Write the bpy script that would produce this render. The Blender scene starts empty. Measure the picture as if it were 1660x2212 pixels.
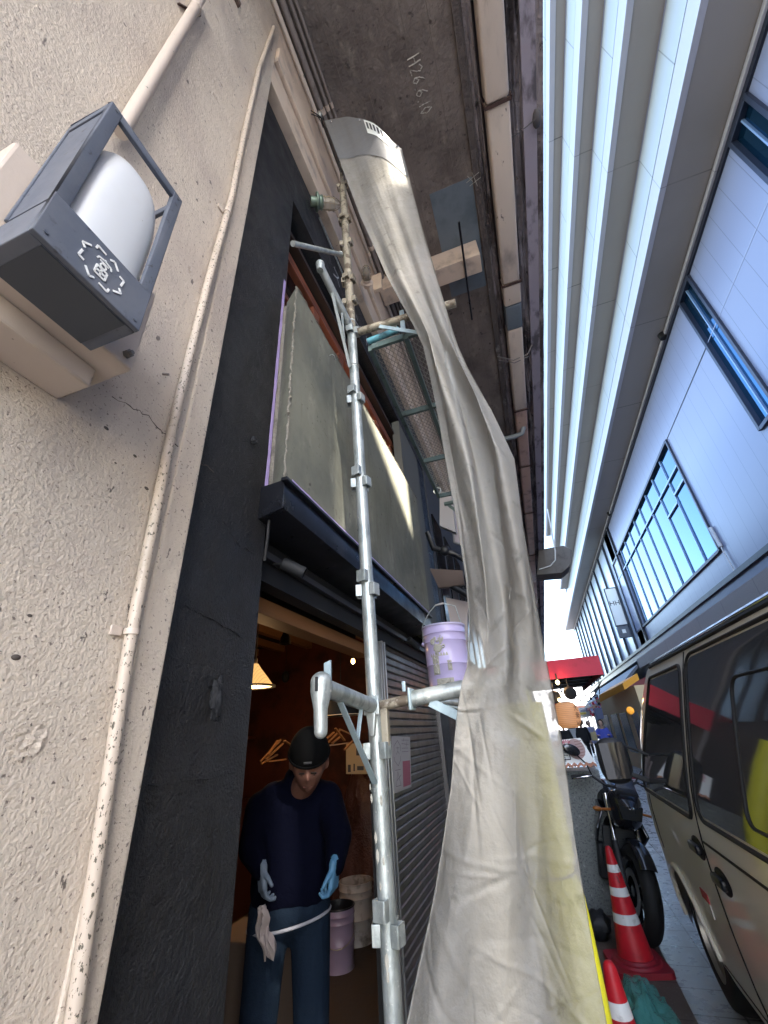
import bpy, bmesh, math, random
from mathutils import Vector, Matrix, noise
rnd = random.Random(7)
sc = bpy.context.scene
COL = sc.collection
H = 1.55                                   # eye height above the ground

# ---------------------------------------------------------------- camera
AX = Vector((0.9426, 0.2085, 0.2606)); AY = Vector((0.3280, -0.4341, -0.8390)); 
AY.normalize(); AZ = Vector((-0.0619, 0.8765, -0.4775)); AZ = (AZ - AY*AZ.dot(AY)).normalized(); AX = AY.cross(AZ).normalized()
cam = bpy.data.cameras.new('camera'); camo = bpy.data.objects.new('camera', cam); COL.objects.link(camo)
camo.matrix_world = Matrix(((AX.x, AX.y, AX.z, 0), (AY.x, AY.y, AY.z, 0), (AZ.x, AZ.y, AZ.z, H), (0, 0, 0, 1)))
cam.sensor_fit = 'VERTICAL'; cam.sensor_height = 36; cam.lens = 36*0.4014
cam.clip_start = 0.02; cam.clip_end = 1000
sc.camera = camo
# ---------------------------------------------------------------- sky, sun, exposure
SUN = Vector((0.60, -0.50, 0.62)).normalized()
w = bpy.data.worlds.new('World'); sc.world = w; w.use_nodes = True
nt = w.node_tree; bg = nt.nodes['Background']
sky = nt.nodes.new('ShaderNodeTexSky'); sky.sky_type = 'NISHITA'; sky.sun_disc = False
sky.sun_elevation = math.asin(SUN.z); sky.sun_rotation = math.atan2(SUN.x, SUN.y)
sky.air_density = 1.0; sky.dust_density = 1.6; sky.ozone_density = 1.0
nt.links.new(sky.outputs[0], bg.inputs[0]); bg.inputs[1].default_value = 0.15
sl = bpy.data.lights.new('sun', 'SUN'); sl.energy = 5.0; sl.angle = math.radians(0.6); sl.color = (1, 0.93, 0.8)
so = bpy.data.objects.new('sun', sl); COL.objects.link(so); so.rotation_euler = SUN.to_track_quat('Z', 'Y').to_euler()
sc.view_settings.view_transform = 'Standard'; sc.view_settings.look = 'None'; sc.view_settings.gamma = 1
sc.view_settings.exposure = 3.25
sc.cycles.max_bounces = 10; sc.cycles.diffuse_bounces = 5; sc.cycles.transparent_max_bounces = 12

# ---------------------------------------------------------------- helpers
def ray(px, py):
    c = Vector(((px-830)/888, -(py-1106)/888, -1))
    return Vector((AX.dot(c), AY.dot(c), AZ.dot(c)))
def at(px, py, x=None, y=None, z=None):
    d = ray(px, py)
    k = x/d.x if x is not None else (y/d.y if y is not None else (z-H)/d.z)
    return Vector((d.x*k, d.y*k, d.z*k+H))
ORG = {}
def V(*a): return Vector(a)
def frame(d, up=None):
    d = Vector(d).normalized()
    up = Vector(up) if up is not None else (V(0,0,1) if abs(d.z) < .95 else V(0,1,0))
    s = d.cross(up).normalized(); return d, s, s.cross(d).normalized()
class MB:
    def __init__(s): s.v = []; s.f = []
    def add(s, vs, fs):
        o = len(s.v); s.v += [Vector(p) for p in vs]; s.f += [tuple(i+o for i in f) for f in fs]; return s
    def box(s, x0, x1, y0, y1, z0, z1):
        return s.hexa([(x0,y0,z0),(x1,y0,z0),(x1,y1,z0),(x0,y1,z0),(x0,y0,z1),(x1,y0,z1),(x1,y1,z1),(x0,y1,z1)])
    def hexa(s, p): return s.add(p, [(0,3,2,1),(4,5,6,7),(0,1,5,4),(1,2,6,5),(2,3,7,6),(3,0,4,7)])
    def bar(s, a, b, w, h=None, up=None):
        h = h or w; a = Vector(a); b = Vector(b); d, sd, u = frame(b-a, up); sd = sd*w/2; u = u*h/2
        return s.hexa([a-sd-u, a+sd-u, b+sd-u, b-sd-u, a-sd+u, a+sd+u, b+sd+u, b-sd+u])
    def tube(s, pts, r, n=14, cap=True, hollow=False):
        pts = [Vector(p) for p in pts]; m = len(pts)
        rs = r if isinstance(r, (list, tuple)) else [r]*m
        vs = []; fs = []; pu = None
        for i, p in enumerate(pts):
            d = (pts[min(i+1, m-1)]-pts[max(i-1, 0)])
            if d.length < 1e-9: d = V(0,0,1)
            d.normalize()
            if pu is None: _, sd, u = frame(d)
            else:
                u = (pu - d*pu.dot(d)).normalized(); sd = d.cross(u)
            pu = u
            for k in range(n):
                a = 2*math.pi*k/n; vs.append(p + (sd*math.cos(a)+u*math.sin(a))*rs[i])
        for i in range(m-1):
            for k in range(n):
                k2 = (k+1) % n; fs.append((i*n+k, i*n+k2, (i+1)*n+k2, (i+1)*n+k))
        if cap: fs.append(tuple(range(n-1, -1, -1))); fs.append(tuple((m-1)*n+k for k in range(n)))
        return s.add(vs, fs)
    def lathe(s, prof, c, ax=(0,0,1), n=24, ref=None):
        c = Vector(c); d, sd, u = frame(ax, ref); vs = []; fs = []
        for r, z in prof:
            for k in range(n):
                a = 2*math.pi*k/n; vs.append(c + d*z + (sd*math.cos(a)+u*math.sin(a))*r)
        for i in range(len(prof)-1):
            for k in range(n):
                k2 = (k+1) % n; fs.append((i*n+k, i*n+k2, (i+1)*n+k2, (i+1)*n+k))
        return s.add(vs, fs)
    def disc(s, c, r, ax, n=24, z=0, ratio=1):
        c = Vector(c); d, sd, u = frame(ax)
        return s.add([c + d*z + sd*math.cos(2*math.pi*k/n)*r + u*math.sin(2*math.pi*k/n)*r*ratio for k in range(n)], [tuple(range(n))])
    def ball(s, c, r, nu=16, nv=10, fn=None):
        r = r if isinstance(r, (tuple, list, Vector)) else (r, r, r); c = Vector(c); vs = []; fs = []
        for j in range(nv+1):
            th = math.pi*j/nv
            for i in range(nu):
                a = 2*math.pi*i/nu; p = V(math.sin(th)*math.cos(a), math.sin(th)*math.sin(a), math.cos(th))
                if fn: p = fn(p)
                vs.append(c+V(p.x*r[0], p.y*r[1], p.z*r[2]))
        for j in range(nv):
            for i in range(nu):
                i2 = (i+1) % nu; fs.append((j*nu+i, (j+1)*nu+i, (j+1)*nu+i2, j*nu+i2))
        return s.add(vs, fs)
    def prism(s, poly, ext):
        n = len(poly); poly = [Vector(p) for p in poly]; ext = Vector(ext)
        fs = [tuple(range(n-1, -1, -1)), tuple(range(n, 2*n))] + [(i, (i+1) % n, n+(i+1) % n, n+i) for i in range(n)]
        return s.add(poly+[p+ext for p in poly], fs)
    def grid(s, fn, nu, nv):
        vs = [fn(i/nu, j/nv) for j in range(nv+1) for i in range(nu+1)]; w_ = nu+1
        return s.add(vs, [(j*w_+i, j*w_+i+1, (j+1)*w_+i+1, (j+1)*w_+i) for j in range(nv) for i in range(nu)])
    def xf(s, m): s.v = [m @ p for p in s.v]; return s
    def build(s, name, m, parent=None, smooth=38, bevel=0, solid=0, remesh=0, sub=0, seg=2, smth=0):
        me = bpy.data.meshes.new(name)
        if parent is not None: org = ORG[parent]
        else:
            xs = [p.x for p in s.v]; ys = [p.y for p in s.v]; org = V((min(xs)+max(xs))/2, (min(ys)+max(ys))/2, min(p.z for p in s.v))
        me.from_pydata([tuple(p-org) for p in s.v], [], s.f); me.update()
        bm = bmesh.new(); bm.from_mesh(me); bmesh.ops.remove_doubles(bm, verts=bm.verts, dist=1e-6)
        bmesh.ops.recalc_face_normals(bm, faces=bm.faces); bm.to_mesh(me); bm.free()
        o = bpy.data.objects.new(name, me); COL.objects.link(o)
        if parent is None: o.location = org
        else: o.parent = parent
        ORG[o] = org
        ms = m if isinstance(m, list) else [m]
        for q in ms: me.materials.append(q)
        if solid: md = o.modifiers.new('s', 'SOLIDIFY'); md.thickness = solid; md.offset = 0
        if bevel: md = o.modifiers.new('b', 'BEVEL'); md.width = bevel; md.segments = seg; md.limit_method = 'ANGLE'; md.angle_limit = .6
        if remesh: md = o.modifiers.new('r', 'REMESH'); md.mode = 'VOXEL'; md.voxel_size = remesh
        if smth: md = o.modifiers.new('m', 'SMOOTH'); md.iterations = smth; md.factor = .5
        if sub: md = o.modifiers.new('u', 'SUBSURF'); md.levels = sub; md.render_levels = sub
        if solid or bevel or remesh or sub or smth:
            dg = bpy.context.evaluated_depsgraph_get(); dg.update()
            nm = bpy.data.meshes.new_from_object(o.evaluated_get(dg)); o.modifiers.clear(); o.data = nm; me = nm; me.name = name
        if smooth:
            me.polygons.foreach_set('use_smooth', [True]*len(me.polygons))
            me.set_sharp_from_angle(angle=math.radians(22 if bevel and seg <= 2 else smooth))
        return o
def tag(o, label=None, cat=None, group=None, kind=None):
    if label: o['label'] = label
    if cat: o['category'] = cat
    if group: o['group'] = group
    if kind: o['kind'] = kind
    return o
def thing(name, loc, label, cat, group=None):
    o = bpy.data.objects.new(name, None); COL.objects.link(o); o.location = loc; o.empty_display_size = .1
    ORG[o] = Vector(loc); return tag(o, label, cat, group)
def struct(o): o['kind'] = 'structure'; return o
def clone(root, loc, rotz=None, label=None):
    r = root.copy(); COL.objects.link(r); r.location = loc
    if rotz is not None: r.rotation_euler = (0, 0, rotz)
    if label: r['label'] = label
    for c in root.children:
        d = c.copy(); COL.objects.link(d); d.parent = r
        for g in c.children:
            e = g.copy(); COL.objects.link(e); e.parent = d
    return r
def text(mb, s, size, mtx, depth=0.0):
    cu = bpy.data.curves.new('t', 'FONT'); cu.body = s; cu.size = size; cu.extrude = depth; cu.align_x = 'CENTER'; cu.align_y = 'CENTER'; cu.resolution_u = 3
    o = bpy.data.objects.new('t', cu); COL.objects.link(o)
    dg = bpy.context.evaluated_depsgraph_get(); dg.update()
    me = bpy.data.meshes.new_from_object(o.evaluated_get(dg))
    mb.add([mtx @ v.co for v in me.vertices], [tuple(p.vertices) for p in me.polygons])
    bpy.data.objects.remove(o); bpy.data.curves.remove(cu); bpy.data.meshes.remove(me)
def basis(o, xa, ya):
    xa = Vector(xa).normalized(); ya = Vector(ya).normalized(); za = xa.cross(ya)
    return Matrix(((xa.x, ya.x, za.x, o[0]), (xa.y, ya.y, za.y, o[1]), (xa.z, ya.z, za.z, o[2]), (0, 0, 0, 1)))

# ---------------------------------------------------------------- materials
def mat(name, col, rough=.6, metal=0, layers=(), bumps=(), spec=.5, coat=0, rvar=0, trans=0, emit=None, es=0, sheen=0, wave=None, alpha=1, ior=1.45, transl=0):
    m = bpy.data.materials.new(name); m.use_nodes = True; t = m.node_tree; N = t.nodes; L = t.links
    b = N['Principled BSDF']; out = N['Material Output']
    tc = N.new('ShaderNodeTexCoord')
    def tex(kind, scale, detail=6, st=(1, 1, 1), rough_=.6):
        mp = N.new('ShaderNodeMapping'); mp.inputs['Scale'].default_value = st; L.new(tc.outputs['Object'], mp.inputs[0])
        if kind == 'voro':
            n = N.new('ShaderNodeTexVoronoi'); n.inputs['Scale'].default_value = scale; L.new(mp.outputs[0], n.inputs['Vector']); return n.outputs['Distance']
        if kind == 'wave':
            n = N.new('ShaderNodeTexWave'); n.inputs['Scale'].default_value = scale; n.inputs['Distortion'].default_value = 2.5; n.inputs['Detail'].default_value = 3; L.new(mp.outputs[0], n.inputs['Vector']); return n.outputs['Fac']
        n = N.new('ShaderNodeTexNoise'); n.inputs['Scale'].default_value = scale; n.inputs['Detail'].default_value = detail; n.inputs['Roughness'].default_value = rough_
        L.new(mp.outputs[0], n.inputs['Vector']); return n.outputs['Fac']
    def ramp(o, lo, hi):
        r = N.new('ShaderNodeMapRange'); r.inputs[1].default_value = lo; r.inputs[2].default_value = hi; r.interpolation_type = 'SMOOTHSTEP' if lo < hi else 'LINEAR'; L.new(o, r.inputs[0]); return r.outputs[0]
    cur = N.new('ShaderNodeRGB'); cur.outputs[0].default_value = (*col, 1); co = cur.outputs[0]
    for ly in layers:
        if ly[0] == 'lines': ly = ('lines', ly[1], tuple(q*.18 for q in col), ly[2], ly[3], ly[4], ly[5])
        kind, scale, c2, lo, hi = ly[:5]; st = ly[5] if len(ly) > 5 else (1, 1, 1); amt = ly[6] if len(ly) > 6 else 1
        if kind == 'lines':           # thin dark seams: scale = spacing, lo = half width, hi = axis, st[0] = offset
            sp = N.new('ShaderNodeSeparateXYZ'); L.new(tc.outputs['Object'], sp.inputs[0])
            a = N.new('ShaderNodeMath'); a.operation = 'ADD'; a.inputs[1].default_value = st[0]; L.new(sp.outputs[hi], a.inputs[0])
            pp = N.new('ShaderNodeMath'); pp.operation = 'PINGPONG'; pp.inputs[1].default_value = scale/2; L.new(a.outputs[0], pp.inputs[0])
            lt = N.new('ShaderNodeMath'); lt.operation = 'LESS_THAN'; lt.inputs[1].default_value = lo; L.new(pp.outputs[0], lt.inputs[0]); f = lt.outputs[0]
        else: f = ramp(tex(kind, scale, st=st), lo, hi)
        if amt != 1:
            mm = N.new('ShaderNodeMath'); mm.operation = 'MULTIPLY'; mm.inputs[1].default_value = amt; L.new(f, mm.inputs[0]); f = mm.outputs[0]
        mx = N.new('ShaderNodeMix'); mx.data_type = 'RGBA'; L.new(f, mx.inputs[0]); L.new(co, mx.inputs[6]); mx.inputs[7].default_value = (*c2, 1); co = mx.outputs[2]
    L.new(co, b.inputs['Base Color'])
    b.inputs['Roughness'].default_value = rough; b.inputs['Metallic'].default_value = metal; b.inputs['Specular IOR Level'].default_value = spec
    b.inputs['Coat Weight'].default_value = coat; b.inputs['Coat Roughness'].default_value = .04; b.inputs['IOR'].default_value = ior
    b.inputs['Transmission Weight'].default_value = trans
    if rvar:
        r = N.new('ShaderNodeMapRange'); r.inputs[1].default_value = .3; r.inputs[2].default_value = .7; r.inputs[3].default_value = max(.02, rough-rvar); r.inputs[4].default_value = min(1, rough+rvar)
        L.new(tex('noise', 9), r.inputs[0]); L.new(r.outputs[0], b.inputs['Roughness'])
    prev = None
    for bp in bumps:
        kind, scale, strength, dist = bp[:4]; st = bp[4] if len(bp) > 4 else (1, 1, 1)
        h = tex(kind, scale, st=st)
        if kind == 'voro': h = ramp(h, 0, .6)
        bn = N.new('ShaderNodeBump'); bn.inputs['Strength'].default_value = strength; bn.inputs['Distance'].default_value = dist
        L.new(h, bn.inputs['Height'])
        if prev: L.new(prev, bn.inputs['Normal'])
        prev = bn.outputs[0]
    if prev: L.new(prev, b.inputs['Normal'])
    if emit: b.inputs['Emission Color'].default_value = (*emit, 1); b.inputs['Emission Strength'].default_value = es
    sh = b.outputs[0]
    if transl:
        tl = N.new('ShaderNodeBsdfTranslucent'); L.new(co, tl.inputs[0]); mx = N.new('ShaderNodeMixShader'); mx.inputs[0].default_value = transl
        if prev: L.new(prev, tl.inputs['Normal'])
        L.new(sh, mx.inputs[1]); L.new(tl.outputs[0], mx.inputs[2]); sh = mx.outputs[0]
    if alpha < 1:
        tp = N.new('ShaderNodeBsdfTransparent'); mx = N.new('ShaderNodeMixShader'); mx.inputs[0].default_value = alpha
        L.new(tp.outputs[0], mx.inputs[1]); L.new(sh, mx.inputs[2]); sh = mx.outputs[0]
    L.new(sh, out.inputs[0]); return m

M = {}
M['stucco'] = mat('stucco', (.57, .49, .40), .38, layers=[('noise', 1.6, (.44, .365, .31), .4, .75), ('noise', 110, (.20, .16, .135), .60, .66), ('noise', 34, (.13, .105, .09), .66, .69, (1, 1, .6)), ('noise', 5, (.36, .30, .27), .55, .8, (1, 1, .25), .8)],
    bumps=[('noise', 130, .7, .006), ('noise', 50, .35, .008), ('noise', 9, .35, .02)], rvar=.12)
M['beam_paint'] = mat('beam_paint', (.62, .50, .40), .6, layers=[('noise', 4, (.33, .27, .23), .5, .75), ('noise', 40, (.14, .11, .09), .68, .74)], bumps=[('noise', 60, .3, .008)])
M['pipe_paint'] = mat('pipe_paint', (.56, .47, .395), .4, layers=[('noise', 30, (.10, .085, .07), .66, .72), ('noise', 3, (.38, .32, .27), .5, .8)], bumps=[('noise', 60, .15, .004)])
M['stain_pipe'] = mat('stain_pipe', (.51, .425, .345), .4, layers=[('noise', 150, (.08, .07, .05), .57, .62, (1, 1, .6)), ('noise', 3, (.36, .30, .23), .5, .7)], bumps=[('noise', 60, .25, .004)])
M['black_plaster'] = mat('black_plaster', (.0135, .0155, .020), .48, layers=[('noise', 3, (.027, .029, .033), .45, .7), ('noise', 70, (.06, .06, .065), .72, .76), ('noise', 1.2, (.012, .011, .011), .4, .6, (1, 1, .3))],
    bumps=[('noise', 120, .9, .007), ('noise', 28, .5, .009), ('noise', 6, .4, .03)], rvar=.12)
M['lamp_paint'] = mat('lamp_paint', (.095, .108, .138), .5, layers=[('noise', 45, (.045, .048, .055), .60, .68), ('noise', 7, (.13, .14, .165), .4, .7), ('noise', 14, (.15, .145, .14), .62, .75, (1, 1, .3))], bumps=[('noise', 120, .08, .003)], rvar=.08)
M['dark_underside'] = M['lamp_paint']
M['diffuser'] = mat('diffuser', (.82, .84, .86), .28, spec=.4, layers=[('noise', 4, (.74, .75, .73), .5, .8), ('noise', 50, (.5, .48, .42), .72, .76)], transl=.25)
M['white_mark'] = mat('white_mark', (.8, .8, .78), .5)
M['mortar'] = mat('mortar', (.165, .163, .128), .72, layers=[('noise', 1.8, (.105, .107, .088), .42, .68), ('noise', 6, (.235, .228, .185), .55, .75, (1, 1, .5)), ('noise', 3, (.12, .115, .09), .55, .7, (1, 2, .3)), ('noise', 30, (.09, .088, .07), .62, .70)], bumps=[('noise', 8, .4, .02), ('noise', 60, .2, .006)], rvar=.1)
M['mortar_rough'] = mat('mortar_rough', (.22, .20, .165), .9, bumps=[('noise', 30, 1, .02)], layers=[('noise', 12, (.12, .11, .09), .5, .7)])
M['tape'] = mat('tape', (.42, .33, .62), .5, bumps=[('noise', 30, .2, .004)])
M['black_metal'] = mat('black_metal', (.008, .009, .013), .35, bumps=[('noise', 30, .05, .004)], rvar=.1, layers=[('noise', 20, (.03, .03, .035), .6, .7)])
M['black_matte'] = mat('black_matte', (.010, .011, .013), .7)
M['red_wood'] = mat('red_wood', (.24, .075, .04), .45, layers=[('noise', 6, (.08, .025, .015), .4, .7, (1, 1, 8)), ('noise', 20, (.17, .07, .04), .6, .75, (.3, 1, 1))], bumps=[('noise', 40, .2, .004)])
M['dark_glass'] = mat('dark_glass', (.008, .009, .012), .08, spec=.5)
M['shutter'] = mat('shutter', (.13, .12, .117), .38, metal=.35, layers=[('noise', 7, (.115, .105, .10), .45, .75), ('noise', 40, (.08, .07, .06), .68, .74)], rvar=.1, bumps=[('noise', 30, .08, .004)])
M['galv'] = mat('galv', (.42, .45, .44), .42, metal=.6, layers=[('noise', 28, (.28, .31, .30), .45, .62, (1, 1, .5)), ('noise', 70, (.60, .61, .58), .62, .7), ('noise', 10, (.66, .65, .58), .69, .72)], bumps=[('noise', 90, .3, .003), ('noise', 18, .15, .005)], rvar=.12)
M['galv_old'] = mat('galv_old', (.33, .29, .22), .6, metal=.45, layers=[('noise', 20, (.14, .11, .08), .5, .62), ('noise', 50, (.55, .50, .42), .62, .7)], bumps=[('noise', 60, .5, .005)], rvar=.1)
M['galv_blue'] = mat('galv_blue', (.30, .38, .41), .5, metal=.3, layers=[('noise', 20, (.20, .25, .28), .5, .7)], bumps=[('noise', 60, .15, .003)])
M['green_metal'] = mat('green_metal', (.10, .14, .13), .55, metal=.3, layers=[('noise', 16, (.05, .06, .055), .5, .7), ('noise', 40, (.22, .22, .18), .66, .72)])
M['teal_paint'] = mat('teal_paint', (.10, .30, .36), .5, layers=[('noise', 14, (.06, .12, .14), .5, .65)], bumps=[('noise', 30, .6, .006)])
M['mesh_wire'] = mat('mesh_wire', (.34, .31, .26), .5, metal=.5)
M['tarp'] = mat('tarp', (.315, .30, .275), .55, spec=.3, layers=[('noise', 3, (.27, .255, .225), .4, .7), ('noise', 9, (.34, .325, .30), .58, .72, (1, 1, .3)), ('noise', 14, (.17, .158, .14), .60, .76)],
    bumps=[('noise', 3.5, .4, .03), ('noise', 11, .6, .014), ('noise', 26, .8, .006, (1, 1, .6)), ('noise', 90, .3, .002)], transl=.28, alpha=.84, rvar=.1)
M['tarp_hem'] = mat('tarp_hem', (.13, .13, .135), .55, bumps=[('noise', 12, .3, .01)])
M['label'] = mat('label', (.7, .72, .70), .5)
M['ink'] = mat('ink', (.04, .04, .05), .6)
M['yellow_pad'] = mat('yellow_pad', (.80, .74, .03), .45, layers=[('noise', 9, (.66, .60, .03), .5, .75)], bumps=[('noise', 8, .2, .01)])
M['lilac_paint'] = mat('lilac_paint', (.47, .40, .62), .28, layers=[('noise', 8, (.40, .34, .54), .5, .75)], bumps=[('noise', 10, .15, .01)], coat=.3)
M['mortar_splash'] = mat('mortar_splash', (.36, .34, .29), .9, bumps=[('noise', 40, .6, .006)])
M['slab'] = mat('slab', (.19, .16, .142), .85, layers=[('noise', 1.3, (.11, .092, .082), .42, .65), ('noise', 6, (.26, .225, .19), .52, .75, (1, .35, 1)), ('noise', 14, (.055, .045, .04), .60, .70)],
    bumps=[('noise', 16, .8, .03), ('noise', 5, .5, .05, (1, .3, 1))])
M['edge_conc'] = mat('edge_conc', (.30, .265, .27), .85, layers=[('noise', 3, (.09, .075, .075), .45, .6, (1, .4, 1)), ('noise', 18, (.26, .23, .23), .58, .7), ('noise', 7, (.035, .03, .028), .62, .72)], bumps=[('noise', 14, .9, .05)])
M['purple_conc'] = mat('purple_conc', (.36, .33, .385), .85, layers=[('noise', 4, (.12, .11, .125), .5, .65, (1, .5, 1))], bumps=[('noise', 20, .4, .02)])
M['patch_blue'] = mat('patch_blue', (.15, .185, .215), .6, layers=[('noise', 4, (.11, .14, .165), .45, .7)])
M['gutter'] = mat('gutter', (.66, .57, .48), .5, layers=[('noise', 2, (.33, .285, .25), .5, .72, (1, .5, 1)), ('noise', 14, (.10, .08, .07), .66, .73, (1, .5, 1)), ('noise', 4, (.25, .2, .17), .58, .7, (1.5, .3, 1))], bumps=[('noise', 20, .15, .01)])
M['gutter_pink'] = mat('gutter_pink', (.58, .40, .32), .5, layers=[('noise', 4, (.30, .2, .17), .5, .72), ('noise', 14, (.12, .08, .07), .66, .73)], bumps=[('noise', 20, .15, .01)])
M['rust'] = mat('rust', (.07, .04, .035), .8)
M['pvc_grey'] = mat('pvc_grey', (.22, .25, .27), .4)
M['conduit'] = mat('conduit', (.25, .215, .195), .55, layers=[('noise', 12, (.15, .13, .12), .5, .7)])
M['chalk'] = mat('chalk', (.44, .42, .37), .9)
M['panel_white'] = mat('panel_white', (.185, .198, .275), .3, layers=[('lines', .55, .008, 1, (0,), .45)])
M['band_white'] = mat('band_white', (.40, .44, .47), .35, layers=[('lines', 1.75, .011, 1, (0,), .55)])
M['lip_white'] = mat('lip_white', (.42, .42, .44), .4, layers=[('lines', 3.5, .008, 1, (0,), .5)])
M['soffit'] = mat('soffit', (.30, .275, .24), .6, layers=[('lines', 3.5, .013, 1, (0,), .7), ('noise', .3, (.275, .25, .22), .4, .7)])
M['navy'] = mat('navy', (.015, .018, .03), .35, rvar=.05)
M['blue_fascia'] = mat('blue_fascia', (.085, .10, .17), .35)
M['stone'] = mat('stone', (.24, .20, .18), .7, layers=[('noise', 50, (.16, .135, .125), .5, .65), ('lines', 2.1, .01, 1, (0,), .5)])
M['glass_mirror'] = mat('glass_mirror', (.022, .105, .20), .03, metal=.92, bumps=[('noise', .7, .05, .05)])
M['glass_sky_tone'] = mat('glass_sky_tone', (.38, .43, .50), .25)  # far glazing: bright sky reflection put into a pale diffuse colour
M['mullion'] = mat('mullion', (.028, .034, .055), .4, metal=.3)
M['sign_white'] = mat('sign_white', (.8, .8, .76), .4)
M['van_paint'] = mat('van_paint', (.80, .78, .70), .45, metal=.0, coat=.5, bumps=[('noise', 260, .02, .001)])
M['van_glass'] = mat('van_glass', (.055, .06, .066), .04, spec=.7)
M['rubber'] = mat('rubber', (.012, .012, .013), .6)
M['tyre'] = mat('tyre', (.009, .009, .010), .7, bumps=[('noise', 60, .3, .003)])
M['chrome'] = mat('chrome', (.6, .6, .6), .15, metal=1)
M['bike_black'] = mat('bike_black', (.013, .014, .018), .22, coat=.6)
M['bike_matte'] = mat('bike_matte', (.018, .018, .02), .55)
M['cone_red'] = mat('cone_red', (.50, .012, .022), .45, layers=[('noise', 9, (.36, .012, .02), .45, .7), ('noise', 35, (.14, .03, .03), .62, .70, (1, 1, .4))])
M['cone_base'] = mat('cone_base', (.26, .012, .025), .55, layers=[('noise', 20, (.22, .02, .03), .55, .7)])
M['reflector'] = mat('reflector', (.66, .66, .64), .4, layers=[('noise', 20, (.45, .44, .42), .55, .7)])
M['green_plastic'] = mat('green_plastic', (.09, .34, .31), .14, bumps=[('noise', 16, 1, .03)], transl=.2, alpha=.85)
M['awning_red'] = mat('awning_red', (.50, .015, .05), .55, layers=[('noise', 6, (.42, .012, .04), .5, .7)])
M['lantern'] = mat('lantern', (.55, .31, .17), .6, emit=(1, .42, .14), es=.035, layers=[('lines', .028, .0022, 2, (0,), .5)])
M['granite'] = mat('granite', (.20, .21, .20), .6, layers=[('noise', 60, (.10, .11, .11), .5, .6), ('noise', 30, (.32, .33, .31), .6, .68)])
M['tile'] = mat('tile', (.26, .265, .285), .3, layers=[('noise', 2, (.20, .205, .225), .4, .7), ('noise', 60, (.32, .325, .335), .55, .7), ('lines', .30, .0065, 0, (0,), .9), ('lines', .30, .0065, 1, (0,), .9)], rvar=.12, bumps=[('noise', 40, .1, .004)])
M['ground'] = mat('ground', (.115, .085, .07), .8, layers=[('noise', 3, (.08, .06, .05), .4, .7), ('noise', 60, (.19, .16, .14), .6, .7), ('lines', .42, .005, 0, (0,), .6), ('lines', .42, .005, 1, (0,), .6)], bumps=[('noise', 40, .3, .01)])
M['road'] = mat('road', (.17, .18, .21), .7, layers=[('noise', 2, (.13, .14, .165), .4, .7)], bumps=[('noise', 60, .2, .01)])
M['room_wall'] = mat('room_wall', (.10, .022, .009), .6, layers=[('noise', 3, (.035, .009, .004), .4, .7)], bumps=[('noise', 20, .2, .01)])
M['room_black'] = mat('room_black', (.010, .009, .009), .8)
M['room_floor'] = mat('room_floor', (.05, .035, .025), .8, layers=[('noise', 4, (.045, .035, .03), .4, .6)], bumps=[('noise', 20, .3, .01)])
M['light_wood'] = mat('light_wood', (.26, .12, .05), .55, layers=[('noise', 6, (.20, .10, .04), .4, .7, (1, .15, 3))])
M['brown_tape'] = mat('brown_tape', (.20, .13, .10), .6)
M['shade_glow'] = mat('shade_glow', (.7, .4, .12), .5, emit=(1, .55, .18), es=.11, layers=[('lines', .018, .0022, 0, (0,), .5)])
M['bulb_glow'] = mat('bulb_glow', (1, .8, .4), .5, emit=(1, .55, .16), es=2)
M['warm_bulb'] = mat('warm_bulb', (1, .8, .4), .5, emit=(1, .68, .32), es=1.2)
M['skin'] = mat('skin', (.13, .06, .042), .5)
M['skin_light'] = mat('skin_light', (.55, .36, .27), .5)
M['navy_cloth'] = mat('navy_cloth', (.0012, .0016, .006), .95, spec=.06, bumps=[('noise', 8, .5, .03)])
M['denim'] = mat('denim', (.0055, .011, .021), .85, spec=.1, layers=[('noise', 5, (.012, .021, .035), .5, .72)], bumps=[('noise', 7, .6, .03)])
M['cap_cloth'] = mat('cap_cloth', (.002, .002, .0022), .9, spec=.08)
M['glove_grey'] = mat('glove_grey', (.10, .13, .17), .7, bumps=[('noise', 60, .3, .003)])
M['glove_blue'] = mat('glove_blue', (.045, .13, .22), .6, bumps=[('noise', 60, .3, .003)])
M['rag'] = mat('rag', (.26, .22, .21), .8)
M['hair'] = mat('hair', (.01, .009, .008), .5)
M['blue_cloth'] = mat('blue_cloth', (.07, .10, .50), .8, bumps=[('noise', 10, .5, .03)])
M['lavender_cloth'] = mat('lavender_cloth', (.30, .33, .55), .8)
M['dark_cloth'] = mat('dark_cloth', (.02, .02, .024), .85)
M['khaki_bag'] = mat('khaki_bag', (.42, .36, .22), .8)
M['bucket_lilac'] = mat('bucket_lilac', (.24, .18, .26), .35, layers=[('noise', 12, (.20, .17, .20), .6, .7)])
M['bucket_white'] = mat('bucket_white', (.36, .33, .31), .45, layers=[('noise', 12, (.15, .13, .12), .5, .7)])
M['poly_bag'] = mat('poly_bag', (.30, .21, .18), .3, bumps=[('noise', 14, 1, .03)], alpha=.75)
M['paper'] = mat('paper', (.42, .40, .40), .6)
M['paper_warm'] = mat('paper_warm', (.36, .28, .18), .6)
M['pink_ink'] = mat('pink_ink', (.36, .10, .15), .6)
M['red_ink'] = mat('red_ink', (.45, .05, .09), .6)
M['brown_ink'] = mat('brown_ink', (.30, .17, .15), .7)
M['bulb_glass'] = mat('bulb_glass', (.55, .50, .42), .2, spec=.7, alpha=.55, layers=[('noise', 12, (.38, .34, .27), .5, .7)])
M['brass_cage'] = mat('brass_cage', (.30, .25, .18), .45, metal=.7)
M['verdigris'] = mat('verdigris', (.19, .25, .20), .45, metal=.5)
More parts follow.
